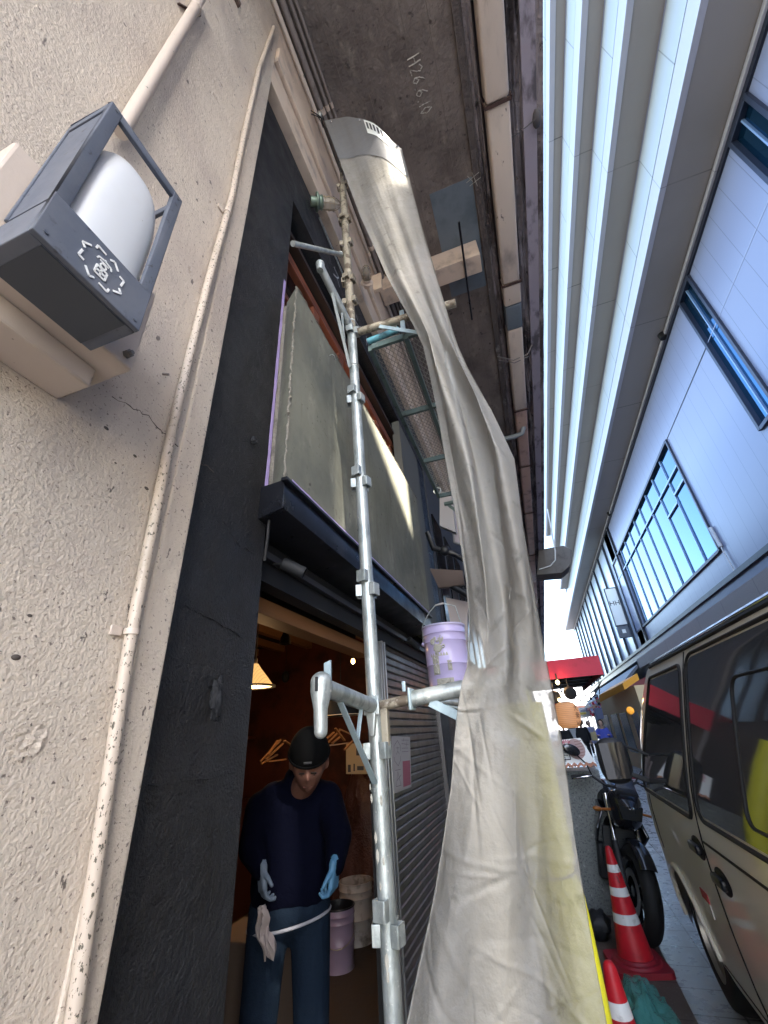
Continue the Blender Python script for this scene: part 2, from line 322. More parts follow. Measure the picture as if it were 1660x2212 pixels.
M['sky_far'] = mat('far_wall', (.6, .6, .6), .8)
def simple(n, c, r=.6, **k):
    if n not in M: M[n] = mat(n, c, r, **k)
    return M[n]

XW = -.80; XB = -.87
# ================================================================ ground
struct(MB().box(-40, 60, -40, 200, -.3, 0).build('ground', M['road'], smooth=0))
struct(MB().box(-.86, .47, -3, 9, -.05, .004).build('pavement', M['ground'], smooth=0))
struct(MB().box(.47, 5.2, -3, 60, -.05, .005).build('tiled_path', M['tile'], smooth=0))

# ================================================================ left beige wall
wl = thing('stucco_wall', (XW-.2, 0, 0), 'rough beige stucco wall with dark specks, carrying the big box lamp and running on as a lintel', 'wall')
def rough_edge(y0, y1, z, n=60, amp=.004): return None
MB().box(XW-.5, XW, -6, .776, 0, H+5.0).build('wall_panel', M['stucco'], wl, smooth=0)
MB().box(XW-.5, XW+.006, .700, .779, 0, H+3.766).build('corner_trim', M['stucco'], wl, bevel=.006)
MB().box(XW-.5, XW-.0015, .777, 40, H+3.77, H+5.0).build('lintel', M['beam_paint'], wl, bevel=.004)
MB().box(XW-.001, XW+.030, .777, 40, H+4.08, H+4.35).build('ledge', M['beam_paint'], wl, bevel=.006)
# cracks in the stucco: thin raised dirty ridges
cr = MB()
def crack(pts, r=.0012, jit=.006):
    P = [];
    for a, b in zip(pts[:-1], pts[1:]):
        for k in range(8):
            t = k/8; p = Vector(a).lerp(Vector(b), t)+V(0, rnd.uniform(-jit, jit), rnd.uniform(-jit, jit)); P.append(p)
    P.append(Vector(pts[-1])); cr.tube(P, [r*rnd.uniform(.3, 1.4) for _ in P], 5)
crack([at(245, 855, x=XW), at(320, 900, x=XW), at(385, 965, x=XW)], .0016)
crack([at(425, 990, x=XW), at(462, 1020, x=XW)], .0012)
cr.build('crack', simple('crack_dirt', (.10, .08, .07), .9), wl)
sc2 = MB()
for (px, py, r) in [(230, 925, .006), (292, 985, .005), (317, 1055, .006), (35, 1420, .007), (65, 1330, .004), (310, 1225, .005), (250, 1000, .003), (170, 420, .004), (540, 225, .004), (440, 480, .005), (95, 570, .005)]:
    c = at(px, py, x=XW)
    sc2.ball(c, (r*.25, r*1.1, r*.7), 8, 6)
sc2.build('pit_mark', simple('pit_dirt', (.09, .075, .065), .95), wl)
pt = MB(); 
pt.grid(lambda u, v: at(20+85*u, 1585+75*v - 40*u, x=XW) + V(.0015+.006*max(0, noise.noise(V(u*6, v*6, 2)))*(1 if .05 < u < .95 and .05 < v < .95 else 0), 0, 0) if (abs(u-.5)**2*4+abs(v-.5)**2*4 < 1+.5*noise.noise(V(u*4, v*4, 0))) else at(62, 1600, x=XW)+V(-.004, 0, 0), 16, 14)
pt.build('plaster_patch', M['stucco'], wl)

# conduit from the lamp up the wall
def pipe_thing(name, pts, r, m, label, cat, clamps=(), clampm=None, n=16, cr_=None):
    t = thing(name, tuple(Vector(pts[0])), label, cat)
    MB().tube(pts, r, n).build('tube', m, t)
    for c, d in clamps:
        d = Vector(d).normalized(); c = Vector(c); mb = MB(); mb.tube([c-d*.008, c+d*.008], r*1.12+.001, n)
        mb.build('clamp', clampm or m, t, bevel=.001)
    return t
p0 = at(262, 285, x=XW+.035); p1 = at(440, -15, x=XW+.035)
pipe_thing('conduit_pipe', [p0, p1], .019, M['pipe_paint'], 'thick cream painted conduit climbing out of the box lamp', 'pipe', clamps=[(at(424, 18, x=XW+.035), p1-p0)])
t = thing('conduit_bracket', tuple(at(395, 5, x=XW)), 'small dark strap bracket at the top left holding the thick conduit', 'bracket')
b0 = at(418, 22, x=XW+.004); MB().bar(at(385, 8, x=XW+.004), at(432, 35, x=XW+.004), .004, .014, (1, 0, 0)).build('strap', M['rust'], t)
t = thing('wall_anchor', tuple(at(508, 12, x=XW)), 'small rusty metal box fixed on the stucco near the top edge', 'bracket')
c = at(510, 5, x=XW); MB().box(c.x, c.x+.02, c.y-.02, c.y+.02, c.z-.02, c.z+.03).build('box', simple('rusty', (.10, .065, .05), .8), t, bevel=.003)

# long vertical conduit beside the corner
ys = [(592, 60), (560, 150), (528, 290), (500, 430), (492, 460), (450, 610), (410, 770), (372, 930), (340, 1090), (310, 1240), (285, 1365), (262, 1500), (225, 1750), (190, 1990), (158, 2212), (140, 2330)]
pts = []
yc = at(340, 1090, x=XW+.02).y
for (px, py) in ys:
    p = at(px, py, x=XW+.018); 
    pts.append(V(XW+.018, p.y, p.z))
pp = thing('downpipe', tuple(pts[-1]), 'slim beige conduit running down the stucco beside the black wall, specked with mould', 'pipe')
MB().tube(pts, .0125, 14).build('tube', M['stain_pipe'], pp)
for q in (4, 10):
    c = pts[q]; d = (pts[q+1]-pts[q-1]).normalized()
    MB().tube([c-d*.006, c+d*.006], .0155, 14).build('clamp', M['pipe_paint'], pp)
    MB().box(XW, XW+.006, c.y-.038, c.y-.012, c.z-.010, c.z+.010).build('clamp_foot', M['pipe_paint'], pp, bevel=.002)
c = at(352, 808, x=XW)
t = thing('wall_pin', tuple(c), 'small dowel pin sticking out of the stucco below the box lamp', 'pin')
MB().tube([c, c+V(.016, .006, -.002)], .0035, 10).build('pin', simple('pin_metal', (.2, .17, .15), .6), t)

# ================================================================ box lamp
LF = -.533; ly0, ly1 = .149, .331; lz0, lz1 = H+.657, H+1.104
lm = thing('wall_lamp', (XW, .24, lz0-.05), 'large slate grey box lamp with white dome diffuser on the beige stucco', 'wall lamp')
LB = -.640
# housing frame: open upper cage, solid lower tray
fr = MB(); s_ = .023
zt = lz0+.102    # top of solid tray (front)
def fbox(*a): fr.box(*a)
for y in (ly0, ly1-s_): fbox(LF-.010, LF, y, y+s_, zt, lz1)
fbox(LF-.010, LF, ly0+s_, ly1-s_, lz1-s_, lz1)
fbox(LF-.010, LF, ly0, ly1, lz0, zt-.0)
# side rails back to the rear frame
fbox(LB, LF-.010, ly0, ly0+.008, lz1-s_, lz1); fbox(LB, LF-.010, ly1-.008, ly1, lz1-s_, lz1)
for y in (ly0, ly1-s_*.8): fbox(LB-.008, LB, y, y+s_*.8, zt, lz1)
fbox(LB-.008, LB, ly0+s_*.8, ly1-s_*.8, lz1-s_*.8, lz1)
MB().box(LB, LF-.0105, ly0+.003, ly0+.006, zt, lz1-s_-.001).build('side_panel', M['lamp_paint'], lm)
fr.build('cage', M['lamp_paint'], lm, bevel=.0018)
tr = MB(); tr.box(LB-.008, LF-.0105, ly0, ly1, lz0, zt-.02); tr.build('tray', M['lamp_paint'], lm, bevel=.002)
MB().box(LB-.006, LF-.012, ly0+.02, ly1-.02, lz0-.002, lz0+.0005).build('base_plate', simple('lamp_base', (.05, .058, .072), .4), lm)
# diffuser: half dome leaning
df = MB()
yc = (ly0+ly1)/2+.003
def domef(u, v):
    a = math.pi*(u)                       # across Y
    hgt = (lz1-.016)-(zt-.03)
    e = v
    prof = 1.0 if e < .55 else math.sqrt(max(0, 1-((e-.55)/.45)**2.2))
    ry = .078*(.55+.45*prof) if e > .55 else .078
    ry = .084*(1 if e < .35 else math.sqrt(max(0.0, 1-((e-.35)/.65)**2.6)))
    rx = .111*max(0.0, 1-e**9)**.5
    return V(LB-.004+rx*abs(math.sin(a))**.42, yc-ry*math.copysign(abs(math.cos(a))**.8, math.cos(a)), zt-.03+hgt*e)
df.grid(domef, 32, 28); df.build('diffuser', M['diffuser'], lm, smooth=60)
MB().box(LB-.010, LB-.004, ly0+.01, ly1-.012, zt-.02, lz1-.05).build('back_plate', M['pipe_paint'], lm)
# mount box on the wall
mbx = MB(); mbx.box(XW, LB-.0105, ly0-.04, ly1+.085, lz0+.035, lz1-.16)
mbx.build('mount_box', M['pipe_paint'], lm, bevel=.006)
MB().box(XW, XW+.090, ly0-.10, ly1+.055, lz0-.015, lz0+.034).build('mount_foot', M['pipe_paint'], lm, bevel=.005)
bc = at(205, 790, x=XW+.10)
bb = V(LB-.010, ly1+.062, lz0+.06)
mb = MB(); mb.tube([bb, bb+V(.012, 0, 0)], .0085, 6); mb.tube([bb, bb+V(.018, 0, 0)], .0045, 10); mb.build('bolt', simple('bolt_m', (.22, .2, .18), .5, metal=.6), lm)
mb = MB()
for y_, z_ in ((ly0+.012, lz1-.012), (ly1-.012, lz1-.012), (ly0+.014, lz0+.014), (ly1-.014, lz0+.014)):
    mb = MB(); mb.tube([V(LF, y_, z_), V(LF+.0018, y_, z_)], .0035, 10); mb.build('screw', simple('screw_m', (.16, .17, .19), .4, metal=.6), lm)
# emblem on the tray face
em = MB()
ec = at(222, 580, x=LF+.0012)
def stroke(pts, wd=.0035):
    P = [ec+V(0, a*.001, b*.001) for a, b in pts]
    for a, b in zip(P[:-1], P[1:]): em.bar(a, b, wd*1.25, .0012, (1, 0, 0))
def hook(a, r):   # corner marks round the centre
    ca, sa = math.cos(a), math.sin(a); c = (r*ca, r*sa)
    t_ = (-sa, ca); n_ = (ca, sa)
    p = [(c[0]-t_[0]*9-n_[0]*2, c[1]-t_[1]*9-n_[1]*2), (c[0]+n_[0]*5+t_[0]*5, c[1]+n_[1]*5+t_[1]*5), (c[0]+t_[0]*9-n_[0]*3, c[1]+t_[1]*9-n_[1]*3)]
    stroke(p, .0028)
for k in range(8): hook(k*math.pi/4+.35, 35)
for (a, b) in [((-9, -20), (9, -20)), ((9, -20), (9, -2)), ((9, -2), (-9, -2)), ((-9, -2), (-9, -20)), ((0, -20), (0, -2)), ((-9, -11), (9, -11))]: stroke([a, b], .0026)
stroke([(5*math.cos(k*math.pi/5), 5+5*math.sin(k*math.pi/5)) for k in range(11)], .002)
stroke([(-8, 12.5), (8, 12.5)], .002); stroke([(-13, 11), (-11, 17), (0, 19)], .0022); stroke([(0, 19), (11, 17), (13, 11)], .0022); stroke([(0, 22), (0, 19)], .0022)
em.build('emblem', M['white_mark'], lm, smooth=0)

# ================================================================ black plaster facade
bw = thing('black_wall', (XB-.2, 1.0, 0), 'textured black plaster pier between the beige wall and the shop doorway', 'wall')
def lump(u): return 0
MB().box(XB-.30, XB, .777, 1.228, 0, H+3.768).build('pier', M['black_plaster'], bw, bevel=.004)
MB().box(XB-.30, XB-.001, 1.229, 5.2, H+3.24, H+3.768).build('header', M['black_plaster'], bw)
def blob(px, py, ry, rz, dx, sd, nm='plaster_lump'):
    c = at(px, py, x=XB); mb = MB()
    def fn(p):
        k = 1+.35*noise.noise(p*2.2+V(sd, 0, 0))+.2*noise.noise(p*6+V(sd, 3, 0)); return p*k
    mb.ball(c, (dx, ry, rz), 28, 20, fn); mb.build(nm, simple('plaster_lump_m', (.011, .012, .015), .7, bumps=[('noise', 60, .8, .008)]), bw)
blob(465, 1510, .022, .055, .022, 1); blob(547, 952, .014, .018, .014, 5, 'plaster_lump')
cr = MB()
def bcrack(pl, r=.0022):
    P = []
    for a, b in zip(pl[:-1], pl[1:]):
        for k in range(7): P.append(at(a[0]+(b[0]-a[0])*k/7, a[1]+(b[1]-a[1])*k/7, x=XB)+V(.0005, rnd.uniform(-.004, .004), rnd.uniform(-.004, .004)))
    cr.tube(P, [r*rnd.uniform(.4, 1.5) for _ in P], 5)
bcrack([(395, 1305), (440, 1330), (540, 1385)], .002); bcrack([(480, 1125), (520, 1180), (560, 1200)], .003); bcrack([(320, 1700), (400, 1690), (520, 1665)], .0013)
bcrack([(455, 1740), (462, 1850), (455, 1960)], .001)
cr.build('plaster_ridge', M['black_plaster'], bw)
# second pier to the right of the shutter
MB().box(XB-.30, XB, 4.42, 4.75, 0, H+3.20).build('far_pier', M['black_plaster'], bw)

# recessed upper band and timber windows
uw = thing('timber_window', (-1.05, 2.9, H+2.0), 'row of red brown timber framed windows above the mortar signboard', 'window')
MB().box(-1.30, -1.12, 1.229, 4.75, H+.9, H+3.24).build('back_panel', M['black_matte'], uw)
f = MB(); y = 1.30; ztop = H+2.98
f.box(-1.06, -.985, 1.24, 4.7, ztop-.09, ztop); f.box(-1.06, -.985, 1.24, 4.7, H+2.0, H+2.14)
k = 0
while y < 4.6:
    f.box(-1.055, -.99, y, y+.10, H+2.1405, ztop-.0905); y += .46; k += 1
f.box(-1.05, -1.0, 1.24, 4.7, H+2.52, H+2.57)
f.build('frame', M['red_wood'], uw, bevel=.004)
MB().box(-1.045, -1.035, 1.24, 4.7, H+2.14, ztop-.05).build('pane', M['dark_glass'], uw)
MB().box(-1.02, -.93, 1.24, 4.7, H+3.02, H+3.06).build('head_board', simple('dark_wood', (.03, .018, .014), .6), uw)
# white lettering on the black header, partly behind the pole
tx = MB()
for k, ch in enumerate('スタンド'):
    c = V(XB+.002, 1.62+.24*k+.3, H+3.42); text(tx, ch, .17, basis(c, (0, 1, 0), (0, 0, 1)))
tx.build('lettering', simple('letter_white', (.5, .5, .5), .6), bw, smooth=0)

# ================================================================ mortar signboard and canopy
pn = thing('mortar_signboard', (-.8, 2.35, H+.9), 'freshly skimmed grey green mortar signboard above the shop door', 'signboard')
pm = MB()
yA, yB, z0, z1 = 1.15, 3.57, H+.905, H+2.105
pm.hexa([(-.845, yA+.06, z0), (-.75, yA, z0), (-.75, yB, z0), (-.95, yB, z0), (-.845, yA+.06, z1), (-.75, yA, z1), (-.75, yB, z1), (-.95, yB, z1)])
pm.build('board', M['mortar'], pn, bevel=.004)
MB().box(-1.15, -.846, yA+.07, yB-.01, z0+.01, z1-.01).build('core', M['mortar_rough'], pn)
re = MB(); P = []
for k in range(90):
    t = k/89; P.append(V(-.752+rnd.uniform(-.004, .004), yA+.002+rnd.uniform(-.005, .005), z0+(z1-z0)*t))
re.tube(P, [rnd.uniform(.003, .008) for _ in P], 6); re.build('mortar_edge', M['mortar_rough'], pn)
P = [V(-.75+rnd.uniform(-.003, .003), yA+(yB-yA)*k/99, z1+rnd.uniform(-.004, .003)) for k in range(100)]
mb = MB(); mb.tube(P, [rnd.uniform(.002, .005) for _ in P], 6); mb.build('mortar_edge', M['mortar_rough'], pn)
hk = MB()
for (px, py) in [(712, 768), (925, 1195)]:
    c = at(px, py, x=-.75); hk.tube([c, c+V(.02, -.002, 0), c+V(.028, .01, -.004), c+V(.022, .035, -.006), c+V(.024, .045, .002)], .0022, 6)
hk.build('hook', M['galv'], pn)
t = thing('masking_tape', (XB, 1.2, H+.85), 'long lilac masking tape strip down the black pier beside the signboard', 'tape')
MB().grid(lambda u, v: at(578+6*(1-v)*0+(618-578)*v, 1065-(1065-610)*v, x=XB+.0025)+V(rnd.uniform(0, .0012), -.022+.020*u+rnd.uniform(-.0012, .0012), 0), 2, 40).build('strip', M['tape'], t, solid=.0006)
t = thing('masking_tape', (-.75, 2.3, H+.89), 'lilac masking tape along the bottom edge of the mortar signboard', 'tape')
MB().grid(lambda u, v: V(-.7465+rnd.uniform(0, .0012), yA+.05+(yB-yA-.08)*v, z0-.004+.020*u+rnd.uniform(-.0012, .0012)), 2, 80).build('strip', M['tape'], t, solid=.0006)

cn = thing('canopy', (-.85, 2.35, H+.56), 'long black box canopy under the mortar signboard over the door and shutter', 'canopy')
mb = MB(); mb.hexa([(-.95, yA+.03, z0-.16), (-.756, yA+.012, z0-.13), (-.756, yB+.03, z0-.13), (-.95, yB+.03, z0-.16), (-.95, yA+.03, z0-.003), (-.756, yA+.012, z0-.003), (-.756, yB+.03, z0-.003), (-.95, yB+.03, z0-.003)])
mb.build('box', M['black_metal'], cn, bevel=.003)
MB().box(-.762, -.735, yA-.005, yB+.03, z0-.018, z0-.0035).build('drip_edge', M['black_metal'], cn, bevel=.002)
MB().box(-1.02, -.945, 1.229, 4.41, H+.575, z0-.16).build('fascia', M['black_matte'], cn)
mb = MB(); mb.box(-.944, -.915, 1.235, 4.40, H+.66, H+.69); mb.build('light_track', simple('track', (.03, .03, .035), .5), cn, bevel=.002)
mb = MB(); mb.tube([V(-.84, 1.21, z0-.02), V(-.842, 1.205, z0-.12), V(-.85, 1.215, z0-.22), V(-.865, 1.23, z0-.30)], .006, 8); mb.build('cable', M['rubber'], cn)

def spot(px, py, x, L, dirv, label):
    c = at(px, py, x=x); d = Vector(dirv).normalized()
    t = thing('spotlight', tuple(c), label, 'spotlight', 'spotlights under the canopy')
    MB().lathe([(0, -L/2), (.022, -L/2), (.026, -L/2+.004), (.026, L/2), (.0235, L/2), (.0235, L/2-.010)], c, d, 28).build('housing', M['black_matte'], t)
    mb = MB(); mb.disc(c, .0235, d, 28, L/2-.009); mb.build('lens', simple('lens', (.22, .23, .25), .3), t)
    MB().tube([c+V(-.01, 0, .02), V(-.93, c.y-.01, H+.66)], .006, 8).build('arm', M['black_matte'], t)
spot(634, 1228, -.84, .10, (.75, .42, -.42), 'black cylinder spotlight under the canopy beside the black pier')
spot(893, 1390, -.86, .12, (.3, .8, -.45), 'black spotlight above the roller shutter near the lilac pail')

mb = MB()
for y_, z_ in ((1.32, z1-.07), (1.9, z0+.10), (2.5, z1-.08), (3.1, z0+.12), (3.45, z1-.10), (1.35, z0+.08)):
    mb = MB(); mb.tube([V(-.7505, y_, z_), V(-.7475, y_, z_)], .007, 10); mb.build('fixing', simple('fixing_m', (.07, .06, .05), .7), pn)
# ================================================================ roller shutter
sh = thing('roller_shutter', (-.96, 3.6, 0), 'closed grey metal roller shutter with many horizontal slats', 'shutter')
sy0, sy1 = 2.80, 4.40; pitch = .050; n = int((H+.62)/pitch)
prof = []
for k in range(n+1):
    z = k*pitch
    prof += [(z, 0), (z+.004, .008), (z+.010, .012), (z+.040, .012), (z+.046, .008)]
mb = MB(); vs = []
for z, dx in prof:
    if z > H+.64: continue
    vs += [V(-.985+dx, sy0, z), V(-.985+dx, sy1, z)]
mb.add(vs, [(2*i, 2*i+1, 2*i+3, 2*i+2) for i in range(len(vs)//2-1)]); mb.build('curtain', M['shutter'], sh, smooth=30)
mb = MB(); mb.box(-1.0, -.945, 2.735, 2.805, 0, H+.574); mb.build('guide_rail', simple('rail', (.20, .20, .20), .35, metal=.5), sh, bevel=.004)
mb = MB(); mb.box(-.944, -.930, 2.735, 2.750, 0, H+.574); mb.box(-.944, -.930, 2.79, 2.805, 0, H+.574); mb.build('rail_lip', simple('rail2', (.26, .26, .26), .3, metal=.6), sh, bevel=.002)
MB().box(-1.0, -.94, 4.385, 4.418, 0, H+.574).build('guide_rail', M['shutter'], sh, bevel=.004)
# poster
pc = [at(846, 1590, x=-.966), at(886, 1592, x=-.966), at(889, 1700, x=-.966), at(850, 1715, x=-.966)]
ps = thing('poster', tuple(pc[3]), 'small white and pink paper poster stuck on the roller shutter', 'poster')
MB().prism(pc, (.0012, 0, 0)).build('sheet', M['paper'], ps, smooth=0)
o_ = pc[3]; yv = (pc[0]-pc[3]); xv = (pc[2]-pc[3]); 
ink = MB(); 
def pq(a0, b0, a1, b1, mb):
    P = lambda a, b: pc[3].lerp(pc[2], a).lerp(pc[0].lerp(pc[1], a), b)+V(.0016, 0, 0)
    mb.add([P(a0, b0), P(a1, b0), P(a1, b1), P(a0, b1)], [(0, 1, 2, 3)])
pk = MB(); pq(.52, .05, .95, .52, pk); pk.build('pink_block', M['pink_ink'], ps, smooth=0)
def pline(a0, b0, a1, b1, wd=.0022):
    P = lambda a, b: pc[3].lerp(pc[2], a).lerp(pc[0].lerp(pc[1], a), b)+V(.0018, 0, 0)
    ink.bar(P(a0, b0), P(a1, b1), wd, .0006, (1, 0, 0))
for (a, b, c_, d) in [(.28, .92, .1, .82), (.1, .82, .1, .72), (.28, .92, .42, .82), (.42, .82, .42, .72), (.28, .80, .28, .72), (.2, .78, .36, .78), (.28, .72, .2, .66), (.28, .72, .36, .66), (.1, .55, .28, .45), (.28, .45, .42, .55), (.1, .55, .1, .62), (.42, .55, .42, .62), (.5, .93, .9, .93), (.5, .86, .88, .84), (.5, .77, .86, .77), (.5, .7, .86, .7), (.12, .38, .4, .38), (.15, .1, .25, .35), (.25, .35, .4, .1), (.15, .1, .4, .1), (.2, .2, .42, .28), (.58, .9, .62, .97), (.75, .8, .8, .9)]: pline(a, b, c_, d)
ink.build('writing', simple('grey_ink', (.10, .07, .09), .6), ps, smooth=0)

# ================================================================ shop interior
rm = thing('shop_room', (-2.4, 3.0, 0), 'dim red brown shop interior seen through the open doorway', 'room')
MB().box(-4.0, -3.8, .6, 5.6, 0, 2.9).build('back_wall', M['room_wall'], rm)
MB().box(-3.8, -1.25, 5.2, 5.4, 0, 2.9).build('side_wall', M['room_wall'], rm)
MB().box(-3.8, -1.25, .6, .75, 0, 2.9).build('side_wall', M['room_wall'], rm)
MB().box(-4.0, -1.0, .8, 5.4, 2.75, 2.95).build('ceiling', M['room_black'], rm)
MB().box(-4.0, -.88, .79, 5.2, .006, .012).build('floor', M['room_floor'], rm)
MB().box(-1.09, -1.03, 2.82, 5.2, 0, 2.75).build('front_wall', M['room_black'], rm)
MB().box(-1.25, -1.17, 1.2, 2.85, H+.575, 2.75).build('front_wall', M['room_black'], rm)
MB().box(-1.16, -1.05, 1.23, 2.85, H+.495, H+.565).build('door_lintel', M['light_wood'], rm, bevel=.004)
mb = MB(); 
for k in range(6): mb.box(-3.7+k*.42, -3.62+k*.42, .76, 5.19, 2.66, 2.745)
mb.build('ceiling_joist', M['light_wood'], rm)
mb = MB(); mb.box(-3.79, -3.3, 1.2, 5.1, .95, 1.0); mb.box(-3.79, -3.35, 1.2, 5.1, .0, .95); mb.build('counter', simple('counter', (.10, .03, .015), .4), rm, bevel=.006)
mb = MB(); mb.box(-3.79, -3.5, 1.2, 5.1, 1.62, 1.65); mb.box(-2.9, -1.6, 5.10, 5.195, 1.52, 1.60); mb.build('shelf', M['room_wall'], rm)
mb = MB()
for k in range(12):
    mb.box(-3.79, -3.775, .9, 5.1, .30+k*.11, .38+k*.11)
mb.build('slat_panel', simple('slat', (.22, .08, .03), .5), rm)
# bundles of sticks on the shelf
t = thing('stick_bundle', tuple(at(580, 1640, y=3.6)), 'loose bundle of bare wooden battens left of the worker', 'battens', 'wooden batten bundles in the shop')
mb = MB()
for (a, b) in [((563, 1645), (607, 1598)), ((575, 1640), (612, 1606)), ((580, 1630), (600, 1600)), ((565, 1650), (600, 1630)), ((615, 1600), (632, 1612)), ((580, 1645), (618, 1640))]:
    mb.bar(at(*a, y=3.4), at(*b, y=3.55), .020, .010)
mb.build('batten', M['light_wood'], t)
t = thing('stick_bundle', tuple(at(730, 1610, y=3.8)), 'loose bundle of bare wooden battens right of the cap of the worker', 'battens', 'wooden batten bundles in the shop')
mb = MB()
for (a, b) in [((700, 1600), (722, 1582)), ((703, 1610), (735, 1578)), ((725, 1573), (745, 1600)), ((733, 1575), (768, 1590)), ((718, 1606), (735, 1592)), ((700, 1612), (760, 1604)), ((745, 1620), (765, 1598))]:
    mb.bar(at(*a, y=3.7), at(*b, y=3.8), .022, .010)
mb.build('batten', M['light_wood'], t)
nb = [at(748, 1605, y=4.3), at(800, 1608, y=4.3), at(800, 1672, y=4.3), at(748, 1672, y=4.3)]
t = thing('notice_paper', tuple(nb[3]), 'cream notice paper with black print hanging inside the shop', 'notice')
MB().prism(nb, (0, .003, 0)).build('sheet', M['paper_warm'], t, smooth=0)
mb = MB()
for (a, b, c_, d) in [(752, 1652, 758, 1668), (764, 1650, 767, 1666), (772, 1655, 786, 1664), (770, 1610, 778, 1632)]:
    P = [at(a, b, y=4.296), at(c_, b, y=4.296), at(c_, d, y=4.296), at(a, d, y=4.296)]; mb.prism(P, (0, .002, 0))
mb.build('print', M['ink'], t, smooth=0)
# pendant lamp
pc_ = at(548, 1482, y=2.9)
pl = thing('pendant_lamp', tuple(pc_), 'glowing ribbed cone pendant lamp at the doorway edge inside the shop', 'pendant lamp')
MB().lathe([(.022, .16), (.05, .12), (.10, .06), (.145, 0)], pc_, (0, 0, 1), 40).build('shade', M['shade_glow'], pl, smooth=50, solid=.003)
MB().lathe([(.142, .004), (.165, 0), (.165, -.012), (.142, -.012)], pc_, (0, 0, 1), 40).build('rim', M['black_matte'], pl)
mb = MB(); mb.disc(pc_, .138, (0, 0, 1), 32, -.006); mb.build('diffuser', simple('lamp_low', (1, .8, .5), .5, emit=(1, .62, .28), es=.35), pl)
mb = MB(); mb.tube([pc_+V(0, 0, .16), V(pc_.x, pc_.y, 2.74)], .005, 8); mb.tube([pc_+V(0, 0, .155), pc_+V(0, 0, .20)], .015, 12); mb.build('cord', M['brass_cage'], pl)
def plamp(loc, e, r=.03, col=(1, .6, .28)):
    l = bpy.data.lights.new('lamp_light', 'POINT'); l.energy = e; l.color = col; l.shadow_soft_size = r
    o = bpy.data.objects.new('lamp_light', l); COL.objects.link(o); o.location = loc; return o
plamp(pc_+V(0, 0, -.05), 1.1, .06)
bc = at(763, 1428, y=3.7)
t = thing('bare_bulb', tuple(bc), 'small bare glowing bulb under the shop ceiling right of the pendant lamp', 'light bulb')
mb = MB(); mb.ball(bc, (.018, .018, .024), 16, 12); mb.build('bulb', M['bulb_glow'], t)
mb = MB(); mb.tube([bc+V(0, 0, .02), bc+V(0, 0, .06)], .012, 10); mb.tube([bc+V(0, 0, .06), V(bc.x, bc.y, 2.75)], .003, 6); mb.build('socket', M['black_matte'], t)
plamp(bc+V(0, 0, -.05), 1.1, .03)
# glow behind the little dark shade
g = at(617, 1462, x=-3.0)
t = thing('dark_shade_lamp', tuple(g), 'small dark shade hanging in front of the lit patch of shop wall', 'pendant lamp')
mb = MB(); mb.ball(g, (.05, .05, .07), 16, 10); mb.tube([g+V(0, 0, .06), V(g.x, g.y, 2.74)], .004, 6); mb.build('shade', M['black_matte'], t)
g2 = at(622, 1505, x=-3.45); plamp(g2, .7, .02, (1, .62, .2))
for (px, py, yy, lab) in [(617, 1378, 3.0, 'narrow unlit bottle shaped lamp hanging near the shop lintel'), (757, 1395, 3.6, 'dim unlit cone lamp hanging high right of the shop ceiling')]:
    g = at(px, py, y=yy); t = thing('bottle_lamp', tuple(g), lab, 'pendant lamp')
    MB().lathe([(.006, .10), (.012, .06), (.04, 0), (.045, -.05), (.04, -.05)], g, (0, 0, 1), 20).build('shade', simple('dim_shade', (.03, .022, .012), .5), t)
    mb = MB(); mb.tube([g+V(0, 0, .1), V(g.x, g.y, 2.74)], .003, 6); mb.build('cord', M['black_matte'], t)
g = at(737, 1545, y=3.3); t = thing('cone_lamp', tuple(g), 'large dark cone pendant shade with a light rim behind the scaffold bracket', 'pendant lamp')
MB().lathe([(.02, .20), (.06, .17), (.13, .06), (.16, 0)], g, (0, 0, 1), 32).build('shade', M['black_matte'], t, solid=.003)
MB().lathe([(.161, .002), (.163, -.005), (.158, -.005)], g, (0, 0, 1), 32).build('rim', simple('rim_pale', (.55, .40, .28), .5), t)
mb = MB(); mb.tube([g+V(0, 0, .2), V(g.x, g.y, 2.74)], .003, 6); mb.build('cord', M['black_matte'], t)

# buckets inside
def pail(c, r, h, m, label, group=None, rim=M['black_metal'], handle=True, name='pail', inner=None, hang=0):
    t = thing(name, tuple(c), label, 'bucket', group)
    rb = r*.93
    MB().lathe([(0, .004), (rb, .004), (rb+.003, 0), (rb+.001, .012), (rb+(r-rb)*.4, h*.40), (rb+(r-rb)*.4+.004, h*.41), (rb+(r-rb)*.4+.001, h*.42), (rb+(r-rb)*.7, h*.74), (rb+(r-rb)*.7+.005, h*.755), (rb+(r-rb)*.7+.001, h*.77), (r-.001, h*.86), (r+.004, h*.875), (r, h*.885), (r, h)], c, (0, 0, 1), 48).build('body', m, t, smooth=50)
    MB().lathe([(r-.003, h-.006), (r+.004, h-.006), (r+.006, h), (r+.003, h+.005), (r-.004, h+.004), (r-.006, h-.01), (rb-.004, .02), (0, .02)], c, (0, 0, 1), 48).build('rim', rim, t, smooth=50)
    return t
b1 = at(722, 2105, z=.02); pail(V(b1.x-.02, b1.y+.12, .012), .13, .36, M['bucket_lilac'], 'dull lilac metal pail on the shop floor beside the leg of the worker')
cc = V(b1.x-.02, b1.y+.12, .012)
mb = MB(); mb.tube([cc+V(.134*math.cos(a), .134*math.sin(a), .2-.06*math.sin((a+2.4)*1.3)) for a in [-2.4+.2*k for k in range(13)]], .003, 6)
mb.build('handle', M['brass_cage'], [o for o in bpy.data.objects if o.name == 'pail'][0])
b2 = at(772, 2030, z=.02); pail(V(b2.x, b2.y, .012), .15, .40, M['bucket_white'], 'greyish white plastic bucket standing behind the lilac pail in the shop', name='bucket', rim=M['bucket_white'])

